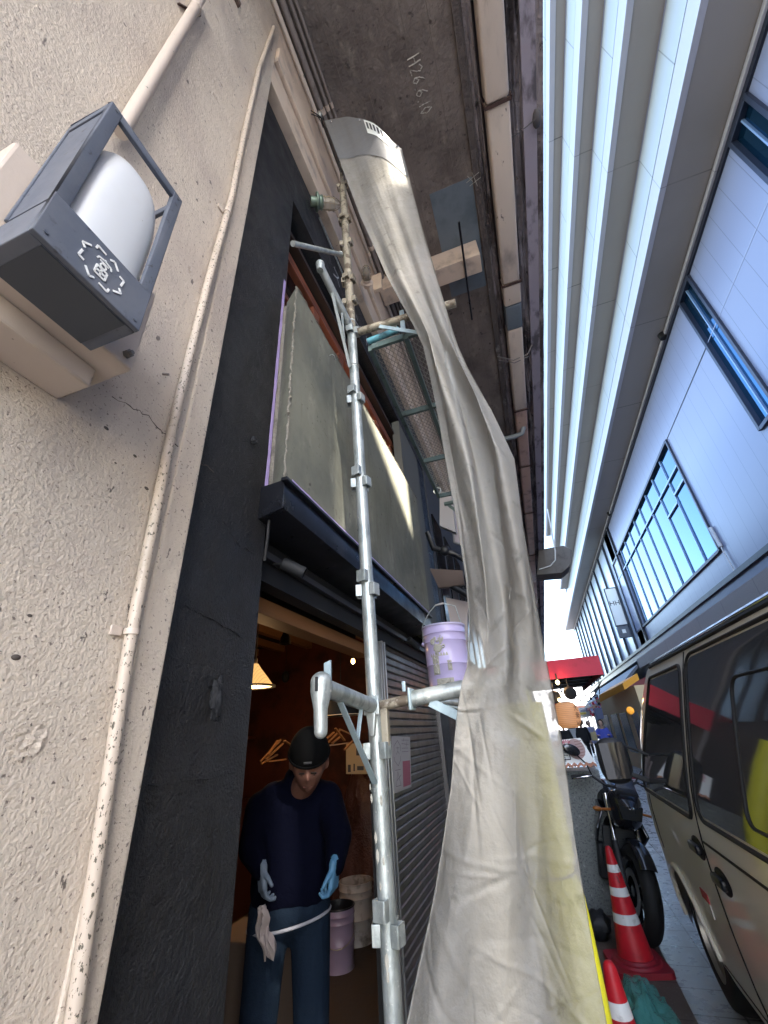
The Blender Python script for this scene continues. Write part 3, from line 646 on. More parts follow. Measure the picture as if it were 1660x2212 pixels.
def cloth_heap(name, label, cat, c, rx, ry, rz, m, sd, nu=40, nv=24):
    mb = MB()
    def fn(p):
        k = 1+.35*noise.noise(p*1.6+V(sd, 0, 0))+.18*noise.noise(p*4+V(0, sd, 0))+.08*noise.noise(p*9+V(0, 0, sd)); q = p*k
        if q.z < -.2: q.z = -.2
        return q
    mb.ball(V(c[0], c[1], c[2]+.2*rz), (rx, ry, rz), nu, nv, fn); o = mb.build(name, m, None, smooth=30); return tag(o, label, cat)
q = at(540, 2180, z=.15); cloth_heap('plastic_bag', 'crumpled reddish plastic sheet heaped at the bottom left of the shop floor', 'plastic sheet', (q.x, q.y, .012), .35, .4, .3, M['poly_bag'], 3)
q = at(790, 1830, y=4.9); cloth_heap('dust_sheet', 'dim brown plastic dust sheet draped over goods at the back of the shop', 'plastic sheet', (q.x+.1, 4.95, .012), .45, .2, .95, simple('dust', (.10, .05, .045), .3, bumps=[('noise', 12, 1, .03)]), 8)
q = at(545, 2010, y=2.9); t = MB().box(q.x-.2, q.x+.2, q.y-.15, q.y+.2, .012, q.z).build('carton', simple('carton', (.13, .10, .08), .8), None, bevel=.01); tag(t, 'dull cardboard carton standing left of the worker in the shop', 'box')

# ================================================================ people
def capsule(mb, a, b, ra, rb, n=14, k=5):
    a = Vector(a); b = Vector(b); P = []; R = []
    for i in range(1, 4): an = math.pi/2*i/4; P.append(a-(b-a).normalized()*ra*math.cos(an)); R.append(ra*math.sin(an))
    for i in range(k+1): P.append(a.lerp(b, i/k)); R.append(ra+(rb-ra)*i/k)
    for i in range(3, 0, -1): an = math.pi/2*i/4; P.append(b+(b-a).normalized()*rb*math.cos(an)); R.append(rb*math.sin(an))
    mb.tube(P, R, n)
def headshape(mb, c, fwd, up, s=.115):
    """face looks along fwd"""
    f = Vector(fwd).normalized(); u = Vector(up).normalized(); u = (u-f*u.dot(f)).normalized(); r = f.cross(u)
    def g(x, y, cx, cy, sx, sy): return math.exp(-((x-cx)/sx)**2-((y-cy)/sy)**2)
    nu, nv = 48, 36; vs = []; fs = []
    for j in range(nv+1):
        th = math.pi*j/nv
        for i in range(nu):
            a = 2*math.pi*i/nu; x = math.sin(th)*math.sin(a); y = math.sin(th)*math.cos(a); z = math.cos(th)   # y = forward
            X = x*.66; Y = y*.82; Z = z*1.0
            if z < -.1: X *= 1-.34*(-z-.1); Y = Y*(1-.12*(-z)) + .10*(-z)*(1 if y > 0 else .2)
            if y > 0:
                fr_ = y
                Y += .15*g(X, Z, 0, -.16, .085, .17)*fr_ + .05*g(X, Z, 0, .03, .06, .2)
                Y -= .10*g(X, Z, .23, .05, .12, .09) + .10*g(X, Z, -.23, .05, .12, .09)
                Y += .05*g(X, Z, 0, .20, .4, .07)
                Y += .06*g(X, Z, 0, -.47, .16, .05) - .05*g(X, Z, 0, -.42, .18, .025) + .06*g(X, Z, 0, -.78, .18, .14)
                Y += .04*g(X, Z, .36, -.15, .13, .13) + .04*g(X, Z, -.36, -.15, .13, .13)
            vs.append(Vector(c)+(r*X+f*Y+u*Z)*s)
    for j in range(nv):
        for i in range(nu): i2 = (i+1) % nu; fs.append((j*nu+i, (j+1)*nu+i, (j+1)*nu+i2, j*nu+i2))
    mb.add(vs, fs)
    for sd in (-1, 1):
        e = Vector(c)+(r*.66*sd-f*.05-u*.02)*s; mb.ball(e, (s*.16, s*.16, s*.27), 10, 8)
def hand(mb, wrist, d, palm_n, thumb_side, s=1.0, curl=.5):
    """d: direction fingers point, palm_n: palm normal, thumb_side: +1/-1 along d x n"""
    d = Vector(d).normalized(); n = Vector(palm_n); n = (n-d*n.dot(d)).normalized(); sx = d.cross(n)*thumb_side
    w0 = Vector(wrist)
    for k in range(5):
        o = (k-2)*.017*s; capsule(mb, w0+d*.005*s+sx*o*.75, w0+d*.085*s+sx*o, .019*s, .0135*s, 8, 3)
    for k, (o, L) in enumerate([(.033, .072), (.011, .080), (-.011, .075), (-.033, .060)]):
        b = w0+d*.085*s+sx*o*s; ang = curl*(.8+.15*k); p = b; R = .0095*s
        for i, sg in enumerate((.42, .32, .26)):
            a2 = ang*(i+.4); q = p+(d*math.cos(a2)+n*math.sin(a2)+sx*.03*(1.5-k))*L*s*sg; capsule(mb, p, q, R, R*.92, 8, 2); p = q; R *= .92
    b = w0+d*.025*s+sx*.030*s; q = b+(d*.7+sx*.75+n*.25).normalized()*.042*s; capsule(mb, b, q, .013*s, .011*s, 8, 2)
    q2 = q+(d*.9+sx*.15+n*.45).normalized()*.032*s; capsule(mb, q, q2, .0105*s, .009*s, 8, 2)

wk = thing('person', (-1.28, 2.2, 0.012), 'worker in dark navy sweatshirt, jeans and black cap looking down inside the doorway', 'person')
F = V(.45, -.89, 0).normalized(); Rt = V(-.89, -.45, 0).normalized()      # facing, person's right (image left)
base = V(-1.20, 2.20, 0)+Rt*.045
hd = at(668, 1648, y=2.12)
nk = V(base.x-.02, base.y+.05, 1.37)
sh_c = V(base.x-.03, base.y+.05, 1.30); hip = V(base.x-.02, base.y+.02, .90)
SR = sh_c+Rt*.165-V(0, 0, .03); SL = sh_c-Rt*.160-V(0, 0, .01)
hr = at(566, 1880, y=2.0); hl = at(724, 1872, y=2.04)
ER = SR.lerp(hr, .52)+Rt*.035+F*.01-V(0, 0, .03); EL = SL.lerp(hl, .52)-Rt*.035+F*.01-V(0, 0, .02)
body = MB()
hf = V(.36, -.78, -.40); headshape(body, hd, hf, V(.25, -.5, .8), .122)
capsule(body, nk-V(0, 0, .05), hd-V(0, 0, .06)-F*.03, .062, .058)
for s_2, e_, h_ in ((SR, ER, hr), (SL, EL, hl)):
    capsule(body, s_2, e_, .05, .042); capsule(body, e_, e_.lerp(h_, .93), .038, .024)
capsule(body, sh_c-V(0, 0, .08), hip, .08, .09)
feet = []
for sgn in (1, -1):
    hp = hip+Rt*.09*sgn; kn = V(base.x, base.y, .48)+Rt*(.108*sgn+.01)+F*(.04+.03*sgn); an = V(base.x, base.y, .09)+Rt*.125*sgn
    capsule(body, hp, kn, .085, .058); capsule(body, kn, an, .056, .040); capsule(body, an-V(0, 0, .03), an+F*.15-V(0, 0, .045), .038, .032); feet.append((hp, kn, an))
body.build('body', M['skin'], wk, remesh=.008, smth=2, smooth=180)
sw = MB()
for s_2, e_, h_ in ((SR, ER, hr), (SL, EL, hl)):
    capsule(sw, s_2, e_, .078, .064); capsule(sw, e_, e_.lerp(h_, .95), .064, .041)
capsule(sw, sh_c+Rt*.10, sh_c-Rt*.10, .085, .085); 
for k in (-1, 0, 1):
    capsule(sw, sh_c+Rt*.07*k-V(0, 0, .06), hip+Rt*.06*k+V(0, 0, .07), .115, .122)
capsule(sw, nk-V(0, 0, .06), nk+F*.02+V(0, 0, .01), .085, .070)
sw.build('sweatshirt', M['navy_cloth'], wk, remesh=.010, smth=4, smooth=180)
hem = MB(); P = []
for k in range(33):
    a = 2*math.pi*k/32; P.append(hip+V(0, 0, -.040-.022*math.cos(a))+Rt*math.cos(a)*.181+F*math.sin(a)*.132)
hem.tube(P, .006, 8); hem.build('shirt_hem', simple('white_cloth', (.22, .22, .25), .9), wk)
jn = MB()
for hp, kn, an in feet: capsule(jn, hp+V(0, 0, .0), kn, .094, .070); capsule(jn, kn, an+V(0, 0, .02), .072, .070)
capsule(jn, hip+Rt*.06, hip-Rt*.06, .112, .112)
jn.build('jeans', M['denim'], wk, remesh=.012, smth=3, smooth=180)
cp = MB(); fu = V(.25, -.5, .8); fw = (hf-fu*hf.dot(fu)/fu.dot(fu)).normalized(); fu.normalize(); rr = fw.cross(fu)
def capfn(u, v):
    a = 2*math.pi*u; th = math.pi/2*v
    p = rr*math.cos(a)*.096*math.sin(th)+fw*math.sin(a)*.112*math.sin(th)+fu*(.115*math.cos(th)); return hd+p+fu*.050-fw*.010
cp.grid(capfn, 36, 12)
def brim(u, v):
    a = math.pi*(.18+.64*u); return hd+fu*(.030-.012*v-.01*abs(u-.5))+rr*math.cos(a)*(.094+.01*v)+fw*math.sin(a)*(.108+.055*v)
cpo = cp.build('cap', M['cap_cloth'], wk, solid=.004, smooth=60)
mb = MB(); P = [hd+fu*.052+rr*math.cos(a_)*.0985+fw*(math.sin(a_)*.1145-.010) for a_ in [k*math.pi/18 for k in range(37)]]; mb.tube(P, .006, 6); mb.build('cap_band', M['cap_cloth'], cpo)
mb = MB(); c_ = hd+fu*.078+fw*.103; mb.bar(c_-rr*.018, c_+rr*.018, .008, .004, tuple(fw)); mb.build('cap_tag', simple('cap_tag', (.05, .05, .055), .6), cpo)
mb = MB()
for s_2 in (-1, 1):
    c_ = hd+rr*.028*s_2+fw*.096+fu*.020; mb = MB(); mb.bar(c_-rr*.014, c_+rr*.014, .006, .006, tuple(fw)); mb.build('eyebrow', M['hair'], wk, bevel=.002)
c_ = hd+fw*.093-fu*.052; mb = MB(); mb.bar(c_-rr*.020, c_+rr*.020, .008, .004, tuple(fu)); mb.build('lips', simple('lips', (.09, .03, .025), .5), wk, bevel=.002)
eye = MB()
for s_2 in (-1, 1): eye.ball(hd+rr*.027*s_2+fw*.084+fu*.002, (.012, .010, .005), 12, 8)
eye.build('eyes', simple('eye', (.03, .02, .02), .3), wk)
for (wr, mt, sd, dr, cl, el) in ((hr, M['glove_grey'], 1, V(.22, -.12, -1), .75, ER), (hl, M['glove_blue'], -1, V(-.05, -.12, -1), 1.15, EL)):
    g_ = MB(); w1 = wr+V(0, 0, .015); hand(g_, w1, dr, -F*.35-Rt*sd*.9, 1 if sd > 0 else -1, .90, cl); ew = (el-wr).normalized(); capsule(g_, w1+ew*.05, w1, .027, .028)
    g_.build('glove', mt, wk, remesh=.0032, smth=2, smooth=180)
# rag held in the hand
rg = MB(); r0 = hr+V(.035, -.05, -.10)
def ragf(u, v):
    wd = .022+.05*v*(.6+.4*math.sin(v*7)); return r0+V((u-.5)*wd*1.0+.05*v+.012*math.sin(v*6+1), -.02*math.sin(u*9+v*5), -.17*v*(1-.35*abs(math.sin(u*5.5)))+.012*noise.noise(V(u*6, v*6, 1)))
rg.grid(ragf, 10, 16); tag(rg.build('rag', M['rag'], None, solid=.006, smooth=40), 'pale dirty rag hanging from the gloved hand of the worker', 'rag')

# ================================================================ scaffold
PY = 1.36
p_lo = at(848, 2150, y=PY); p_hi = at(741, 400, y=PY)
dv = (p_hi-p_lo)/(p_hi.z-p_lo.z)
def pole_at(z): return p_lo+dv*(z-p_lo.z)
sp = thing('scaffold_pole', tuple(pole_at(0)), 'galvanised scaffold standard with wedge pockets in front of the doorway', 'scaffold pole')
RP = .0235
joints = [0, H+2.02, H+2.9, H+3.35, H+4.5]
MB().tube([pole_at(.02), pole_at(H+1.9)], RP, 28).build('tube', M['galv'], sp)
MB().tube([pole_at(H+1.88), pole_at(H+3.45)], RP*1.02, 24).build('upper_tube', M['galv_old'], sp)
MB().tube([pole_at(H+3.45), pole_at(H+4.45)], RP*.62, 20).build('spigot_tube', M['galv_old'], sp)
MB().lathe([(.05, 0), (.05, .006), (.03, .012), (.03, .03)], pole_at(0.004), (0, 0, 1), 24).build('base_plate', M['galv'], sp)
def pocket(c, d, m):
    d = Vector(d).normalized(); _, s_, u = frame(d, (0, 0, 1)); o = c+d*RP
    mb = MB(); w2 = .017
    mb.bar(o-V(0, 0, 0)+d*.016+V(0, 0, -.022), o+d*.016+V(0, 0, .022), .034, .004, tuple(d))
    for k in (-1, 1): mb.bar(o+s_*w2*k+d*.006-V(0, 0, .022), o+s_*w2*k+d*.006+V(0, 0, .022), .004, .022, tuple(d))
    return mb.build('wedge_pocket', m, sp, bevel=.0015)
rows = [(765, 858), (778, 1035), (793, 1262), (815, 1600), (830, 1985), (760, 720), (752, 655), (747, 610), (743, 530), (739, 480), (737, 405)]
for i, (px, py) in enumerate(rows):
    c = pole_at(at(px, py, y=PY).z); mt = M['galv'] if py > 700 else M['galv_old']
    if i in (5,): pocket(c, (0, -1, 0), mt); pocket(c, (1, .1, 0), mt); continue
    if i > 5:
        pocket(c+V(0, 0, .01), (-.2, -1, 0), mt) if i % 2 else None; pocket(c, (1, -.1, 0), mt); pocket(c, (-1, -.15, 0), mt); continue
    if i != 3: pocket(c+V(0, 0, .024), (-.25, -1, 0), mt)
    pocket(c-V(0, 0, .026), (1, -.25, 0), mt)
    pocket(c-V(0, 0, .026), (-1, -.25, 0), mt)
    pocket(c-V(0, 0, .026), (0, 1, 0), mt)
mb = MB()
for (px, py) in [(817, 1705), (770, 790), (753, 700)]:
    c = pole_at(at(px, py, y=PY).z); mb.tube([c-V(0, 0, .004), c+V(0, 0, .004)], RP+.003, 28)
for k in range(3):
    c = pole_at(at(828, 1800+k*5, y=PY).z)
mb.build('collar', M['galv'], sp)
spl = MB()      # mortar drips on the tube
for (px, py, s2) in [(812, 1810, 1), (816, 1850, 1.2), (822, 1915, .7), (836, 2080, 1.3), (838, 2110, 1), (800, 1700, .6), (803, 1725, .8), (795, 1390, .7), (824, 1730, .9), (829, 1860, .7)]:
    c = at(px, py, y=PY-RP)
    spl.ball(V(c.x, c.y+.0005, c.z), (.004*s2, .0015, .013*s2), 10, 8, lambda p: p*(1+.4*noise.noise(p*2+V(px, 0, 0))))
spl.build('mortar_drip', M['mark'] if 'mark' in M else M['mortar_splash'], sp)

# near bracket: tube coming towards the camera with wedge handle and brace
def side_bracket(name, a, b, low, label, handle=True, m=M['galv'], bl=M['galv_blue'], plate=None, wedge_up=True):
    t = thing(name, tuple(b), label, 'scaffold bracket')
    a = Vector(a); b = Vector(b); d = (b-a).normalized()
    MB().tube([a, b], .0215, 24).build('arm', m, t)
    mid = a.lerp(b, .30); mid2 = a.lerp(b, .72)
    mb = MB(); mb.bar(mid-V(0, 0, .02), low+V(0, 0, .0), .016, .007, None); mb.build('brace', bl, t, bevel=.0015)
    mb = MB(); mb.bar(mid2-V(0, 0, .02), mid.lerp(low, .48), .012, .005); mb.build('brace', bl, t, bevel=.0015)
    if handle:
        _, s_, u = frame(d)
        mb = MB(); mb.tube([a+V(0, 0, .012)-d*.004, a-d*.004-V(0, 0, .01), a-d*.006-V(0, 0, .05), a-d*.004-V(0, 0, .095)], [.025, .026, .0165, .0155], 20)
        mb.ball(a-d*.004-V(0, 0, .095), .0155, 16, 8); mb.ball(a+V(0, 0, .008)-d*.004, .0262, 20, 12)
        mb.build('end_grip', m, t, smooth=50)
        mb = MB(); mb.bar(a-d*.0305+V(0, 0, -.014), a-d*.0305+V(0, 0, .018), .007, .004, tuple(d)); mb.build('slot', M['black_matte'], t, bevel=.001)
    if wedge_up:
        mb = MB(); c = a+d*.035; mb.hexa([c+V(-.010, -.003, 0), c+V(.010, -.003, 0), c+V(.010, .004, 0), c+V(-.010, .004, 0), c+V(-.011, -.003, .062), c+V(.008, -.003, .068), c+V(.008, .004, .068), c+V(-.011, .004, .062)])
        mb.build('wedge', bl, t, bevel=.0015)
    # claw at the pole
    mb = MB(); c = b-d*.012; mb.bar(c-d*.004, c+d*.006, .052, .056); mb.hexa([c+V(-.016, -.012, -.02), c+V(.016, -.012, -.02), c+V(.016, .012, -.02), c+V(-.016, .012, -.02), c+V(-.008, -.008, -.085), c+V(.008, -.008, -.085), c+V(.008, .008, -.085), c+V(-.008, .008, -.085)][4:]+[c+V(-.016, -.012, -.02), c+V(.016, -.012, -.02), c+V(.016, .012, -.02), c+V(-.016, .012, -.02)])
    mb.build('claw', m, t, bevel=.004)
    return t
zb = H+.10
a = V(-.487, .965, H+.113); b = pole_at(H+.085)+V(0, -.02, 0)
low = pole_at(at(812, 1690, y=PY).z)+V(-.004, -.027, 0)
side_bracket('scaffold_bracket', a, b, low, 'short galvanised scaffold bracket arm pointing at the viewer with a drooping grip, at head height')
mb = MB()
# right arm along +X carrying the lower deck
ra = pole_at(H+.085)+V(.02, 0, 0); rb = V(.0, PY+.01, H+.135)
t = thing('scaffold_transom', tuple(ra), 'galvanised scaffold arm running right from the pole behind the tarpaulin', 'scaffold tube')
rm_ = ra.lerp(rb, .30)
MB().tube([ra, rb], .0155, 20).build('inner_tube', M['galv_old'], t)
MB().tube([ra.lerp(rb, .22), rb], .0235, 24).build('tube', M['galv'], t)
c = ra.lerp(rb, .215); MB().bar(c-V(.005, 0, 0), c+V(.005, 0, 0), .06, .064).build('flange', M['galv_blue'], t, bevel=.006)
c = ra.lerp(rb, .17)+V(0, 0, .025); MB().bar(c, c+V(0, 0, .032), .012, .010).build('lug', M['galv_blue'], t, bevel=.003)
c = ra.lerp(rb, .80)+V(0, 0, .02); MB().bar(c, c+V(0, 0, .03), .012, .012).build('lug', M['galv_blue'], t, bevel=.003)
MB().bar(ra.lerp(rb, .34)-V(0, .01, .02), V(-.08, PY-.01, H-.045), .026, .005, (0, 1, 0)).build('brace', M['galv_blue'], t, bevel=.001)
c = pole_at(H+.03)+V(.03, 0, 0); mb = MB(); mb.bar(c+V(0, 0, .06), c-V(0, 0, .06), .026, .022); mb.build('wedge_socket', M['galv_old'], t, bevel=.005)

# upper brackets
t = thing('scaffold_tube', tuple(at(685, 538, x=-.58)), 'thin weathered scaffold tube stub jutting left from the upper pole', 'scaffold tube')
MB().tube([at(633, 526, x=-.64), at(738, 550, y=PY-.02)], .013, 16).build('tube', M['galv'], t)
c = at(736, 549, y=PY-.02); mb = MB(); mb.ball(c, .018, 12, 8); mb.build('knuckle', M['galv'], t)
a = at(692, 575, x=-.57); b = pole_at(at(760, 712, y=PY).z)+V(0, -.02, 0)
t = thing('scaffold_bracket', tuple(a), 'upper scaffold bracket arm slanting beside the timber windows', 'scaffold bracket')
MB().tube([a, b], .0195, 20).build('arm', M['galv'], t)
mb = MB(); mb.tube([a+V(0, 0, .02), a-V(0, 0, .035)], [.021, .016], 16); mb.ball(a+V(0, 0, .015), .022, 16, 10); mb.build('end_grip', M['galv'], t)
mb = MB(); mb.bar(a.lerp(b, .35), pole_at(at(768, 800, y=PY).z)+V(-.01, -.03, 0), .014, .006); mb.bar(a.lerp(b, .7), a.lerp(b, .5)+V(.0, .1, -.22), .010, .005); mb.build('brace', M['galv'], t)
za = H+1.80
ra = pole_at(za)+V(.02, 0, 0)
ra = at(775, 717, y=PY); rb = V(.02, PY, at(905, 682, y=PY).z)
t = thing('scaffold_transom', tuple(ra), 'upper scaffold arm with teal sleeve holding the mesh deck', 'scaffold tube')
MB().tube([ra, rb], .020, 20).build('tube', M['galv_old'], t)
MB().bar(at(820, 705, y=PY-.02), at(925, 722, y=PY-.02), .020, .005, (0, 1, 0)).build('brace', M['galv_blue'], t)
mb = MB(); mb.bar(at(868, 672, y=PY), at(872, 716, y=PY), .022, .012); mb.build('lug', M['galv_blue'], t)
MB().tube([at(795, 738, y=PY+.03), at(862, 712, y=PY+.03)], .017, 16).build('sleeve', M['teal_paint'], t)

# upper mesh deck
zd = at(800, 752, y=PY+.04).z
dk = thing('mesh_deck', (-.27, 2.2, zd), 'green framed expanded mesh scaffold deck seen from below', 'scaffold deck')
dx0 = at(800, 752, y=PY+.04).x; dx1 = -.06; dy0, dy1 = PY+.04, 3.05
mb = MB()
for x in (dx0, (dx0+dx1)/2+.0, dx1): mb.box(x-.011, x+.011, dy0, dy1, zd-.02, zd+.02)
for k, y in enumerate((dy0, dy0+.55, dy0+1.1, dy1)): mb.box(dx0+.012, (dx0+dx1)/2-.012, y-.008, y+.008, zd-.018, zd+.018); mb.box((dx0+dx1)/2+.012, dx1-.012, y-.008, y+.008, zd-.018, zd+.018)
mb.build('frame', M['green_metal'], dk)
mb = MB(); ww = dx1-dx0; s2 = .042; LL = dy1-dy0
k = -int(ww/s2)-1
def clipseg(y0, sgn, zz):
    # line x = dx0 + t, y = y0 + 1.6*sgn*t
    pts = []
    t0, t1 = 0, ww
    for yy in (dy0, dy1):
        tt = (yy-y0)/(1.6*sgn)
        if sgn > 0: (t0, t1) = (max(t0, tt), t1) if yy == dy0 else (t0, min(t1, tt))
        else: (t0, t1) = (t0, min(t1, tt)) if yy == dy0 else (max(t0, tt), t1)
    if t1-t0 > .005: mb.bar(V(dx0+t0, y0+1.6*sgn*t0, zz), V(dx0+t1, y0+1.6*sgn*t1, zz), .0024, .0024)
y = dy0-1.6*ww
while y < dy1: clipseg(y, 1, zd+.019); y += s2
y = dy0
while y < dy1+1.6*ww: clipseg(y, -1, zd+.0215); y += s2
mb.build('mesh', M['mesh_wire'], dk, smooth=0)
mb = MB()
for (px, py, yy) in [(945, 1060, 3.0), (890, 678, 1.45)]:
    c = at(px, py, y=yy); mb.tube([c+V(.03*math.cos(a_), 0, .03*math.sin(a_)) for a_ in [k*math.pi/6 for k in range(13)]], .006, 8)
mb.build('ring_hook', M['galv'], dk)
ft = thing('scaffold_pole', (dx0-.03, 3.1, 0), 'second scaffold standard further along, carrying the far end of the decks', 'scaffold pole')
ft.location = (-.10, 3.12, 0); ORG[ft] = V(-.10, 3.12, 0)
MB().tube([V(-.10, 3.12, 0), V(-.10, 3.12, H+3.2)], .0235, 20).build('tube', M['galv_old'], ft)
MB().tube([V(-.10, 3.12, zd-.05), V(-.42, 3.12, zd-.05)], .018, 16).build('ledger', M['green_metal'], ft)
MB().bar(V(-.40, 3.12, zd-.05), V(-.12, 3.12, zd-.40), .024, .005, (0, 1, 0)).build('brace', M['green_metal'], ft)
# lower deck
d2 = thing('scaffold_deck', (-.27, 2.3, H+.15), 'lower metal scaffold deck carrying the lilac pail', 'scaffold deck')
mb = MB(); mb.box(-.46, -.08, 2.08, 3.05, H+.155, H+.17); mb.build('plate', M['galv'], d2)
mb = MB(); mb.box(-.472, -.461, 2.08, 3.05, H+.125, H+.18); mb.box(-.079, -.068, 2.08, 3.05, H+.125, H+.18); mb.build('side_rail', M['galv'], d2)
MB().bar(at(945, 1520, y=PY+.05), at(1015, 1535, y=PY+.05), .03, .01).build('hook', M['galv'], d2, bevel=.004)
MB().tube([at(925, 1515, y=1.5), at(1020, 1518, y=1.5)], .012, 12).build('cross_bar', M['galv'], d2)
# lilac pail on the lower deck
bc = at(977, 1490, y=2.35); bc.z = H+.171
pt_ = pail(V(bc.x-.005, 2.35, H+.171), .118, .345, M['lilac_paint'], 'glossy lilac metal pail with mortar splashes standing on the scaffold deck', rim=simple('lilac_rim', (.40, .36, .50), .35))
cc = V(bc.x-.005, 2.35, H+.171)
hp = [cc+V(-.12, -.02, .27), cc+V(-.11, -.04, .36), cc+V(-.06, -.05, .43), cc+V(-.02, -.05, .465), cc+V(.03, -.05, .47), cc+V(.09, -.03, .45), cc+V(.12, 0, .27)]
mb = MB(); mb.tube(hp, .0028, 8); mb.build('handle', M['galv'], pt_)
mb = MB(); mb.tube([hp[3], hp[4]], .006, 10); mb.build('grip', M['bucket_white'], pt_)
mb = MB(); mb.ball(cc+V(-.118, -.02, .265), (.012, .012, .012), 12, 8); mb.build('lug', M['lilac_paint'], pt_)
spm = MB()
def splash(a0, z, w_, h_, sd):
    def fn(u, v):
        a_ = a0+(u-.5)*w_; r = .1185; zz = z+(v-.5)*h_
        e = ((u-.5)*2)**2+((v-.5)*2)**2; k = .40+1.1*noise.noise(V(u*3+sd, v*3, 0))+.5*noise.noise(V(u*9+sd, v*9, 0)); k = min(k, .93)
        off = .0022 if e < k else -.004
        return cc+V(r*math.cos(a_)*(1+off/r), r*math.sin(a_)*(1+off/r), zz)
    spm.grid(fn, 34, 30)
splash(-1.75, .235, .9, .11, 1); splash(-1.95, .14, .35, .10, 5); splash(-1.6, .04, .8, .06, 9); splash(-1.3, .13, .2, .05, 12)
spm.build('mortar_splash', M['mortar_splash'], pt_)

# outer standard with yellow padding
yp = at(1208, 1960, y=1.44)
yt = thing('padded_pole', (yp.x, 1.44, 0), 'outer scaffold standard wrapped in bright yellow foam padding beside the tarpaulin', 'padded pole')
yx = yp.x
MB().tube([V(yx, 1.44, 0), V(yx-.02, 1.44, H+1.6)], .0235, 20).build('tube', M['galv'], yt)
pr = []
z = .05
P = []; R = []
for k in range(60):
    zz = .08+(H-.02)*k/59; P.append(V(yx, 1.44, zz)); tie = min(abs(zz-t_) for t_ in (.42, .86, 1.22)); R.append(.066-.010*math.exp(-(tie/.02)**2)+.002*math.sin(zz*13))
MB().tube(P, R, 28).build('padding', M['yellow_pad'], yt, smooth=60)
mb = MB()
for zz in (.42, .86, 1.22): mb.tube([V(yx+.058*math.cos(a_), 1.44+.058*math.sin(a_), zz+.006*math.sin(a_)) for a_ in [k*math.pi/12 for k in range(25)]], .0025, 6)
mb.build('tie', M['rubber'], yt)
yt2 = thing('padded_pole', (-.15, 4.6, 0), 'second yellow padded standard behind the tarpaulin, seen mirrored in the van window', 'padded pole')
MB().tube([V(-.15, 4.6, 0), V(-.15, 4.6, H+1.2)], .0235, 16).build('tube', M['galv'], yt2)
MB().tube([V(-.15, 4.6, .08), V(-.15, 4.6, 1.85)], .08, 24).build('padding', M['yellow_pad'], yt2)
# the loose pad seen past the tarpaulin edge
mb = MB()
def pad2(u, v):
    t_ = v; z = H*.02+(.98-.0)*t_
    return V(yx+.07+.055*math.sin(math.pi*(1-t_))**.8*0+.05*(1-t_)+.05*math.cos(2*math.pi*u), 1.46+.045*math.sin(2*math.pi*u), .05+1.02*t_)
# ================================================================ tarpaulin
TY = 1.25
Lp = [(262, 702), (350, 735), (460, 776), (600, 838), (700, 893), (740, 912), (800, 926), (900, 946), (1000, 962), (1120, 985), (1250, 1005), (1350, 1012), (1440, 1008), (1480, 997), (1540, 988), (1600, 982), (1700, 974), (1830, 954), (1950, 934), (2090, 903), (2212, 878), (2400, 838), (2650, 800)]
Rp = [(320, 868), (380, 884), (480, 910), (600, 945), (700, 975), (745, 990), (790, 1010), (880, 1060), (990, 1110), (1130, 1130), (1250, 1150), (1350, 1168), (1430, 1182), (1480, 1192), (1540, 1203), (1600, 1215), (1690, 1228), (1800, 1240), (1930, 1262), (2070, 1285), (2212, 1312), (2400, 1345), (2650, 1385)]
NR = len(Lp)
def interp(tab, s):
    i = min(int(s), len(tab)-2); f_ = s-i; f_ = f_*f_*(3-2*f_)*.35+f_*.65; return [a_+(b_-a_)*f_ for a_, b_ in zip(tab[i], tab[i+1])]
CREASE = []
for k in range(260):
    zz = rnd.uniform(.1, 3.6) if k % 3 else rnd.uniform(.3, 2.2); a_ = rnd.gauss(1.35, .35)*rnd.choice((1, -1)) if k % 5 else rnd.uniform(-.5, .5)
    CREASE.append((rnd.uniform(-.50, .12), zz, math.cos(a_), math.sin(a_), rnd.uniform(.04, .20), rnd.choice((-1, 1))*rnd.uniform(.0015, .0048), rnd.uniform(.003, .009)))
def tarpf(u, v):
    s = v*(NR-1); ly, lx = interp(Lp, s); ry, rx = interp(Rp, s)
    L_ = at(lx, ly, y=TY); R_ = at(rx, ry, y=TY)
    p = L_.lerp(R_, u)
    if s < 3: p.z += .26*math.sin(math.pi*u**.8)*(1-s/3)**1.5; 
    wdt = (R_-L_).length
    gath = max(0, 1-abs(s-8)/6.5)
    low_ = max(0, min(1, (s-12)/5))
    tw = s*.22
    f_ = .050*gath*math.sin(u*12+tw+1.2*math.sin(s*.5))+.012*gath*math.sin(u*25-s*.4)
    f_ += (1-gath)*(.020*math.sin(u*7+s*.5)+.006*math.sin(u*15-s*.5))
    f_ += low_*(.018*math.sin(u*8-s*.25+1)+.005*math.sin(u*19+s*.4))
    f_ += .012*noise.noise(V(u*2.5, s*.35, 1.7))+.004*noise.noise(V(u*7, s*.8, 5))+.0012*noise.noise(V(u*22, s*3, 9))
    for (cx, cz, ca, sa, cl, ca_, cw_) in CREASE:
        dz_ = p.z-cz
        if dz_ > .45 or dz_ < -.45: continue
        dx_ = p.x-cx; al = dx_*ca+dz_*sa; d_ = (-dx_*sa+dz_*ca)/cw_
        if -3 < d_ < 3 and -cl < al < cl: f_ += ca_*math.exp(-d_*d_)*(1-(al/cl)**2)
    e = 1 if 0 < u < 1 else .4
    p.y += f_*e
    p.x += .008*gath*math.sin(u*20+s*.9)*e*(1 if 0.02 < u < .98 else 0)
    return p
tp = thing('tarpaulin', tuple(at(1090, 2212, y=TY)), 'long translucent grey tarpaulin twisted and hanging down the scaffold', 'tarpaulin')
tm = MB(); tm.grid(tarpf, 180, 640); tm.build('sheet', M['tarp'], tp, smooth=180)
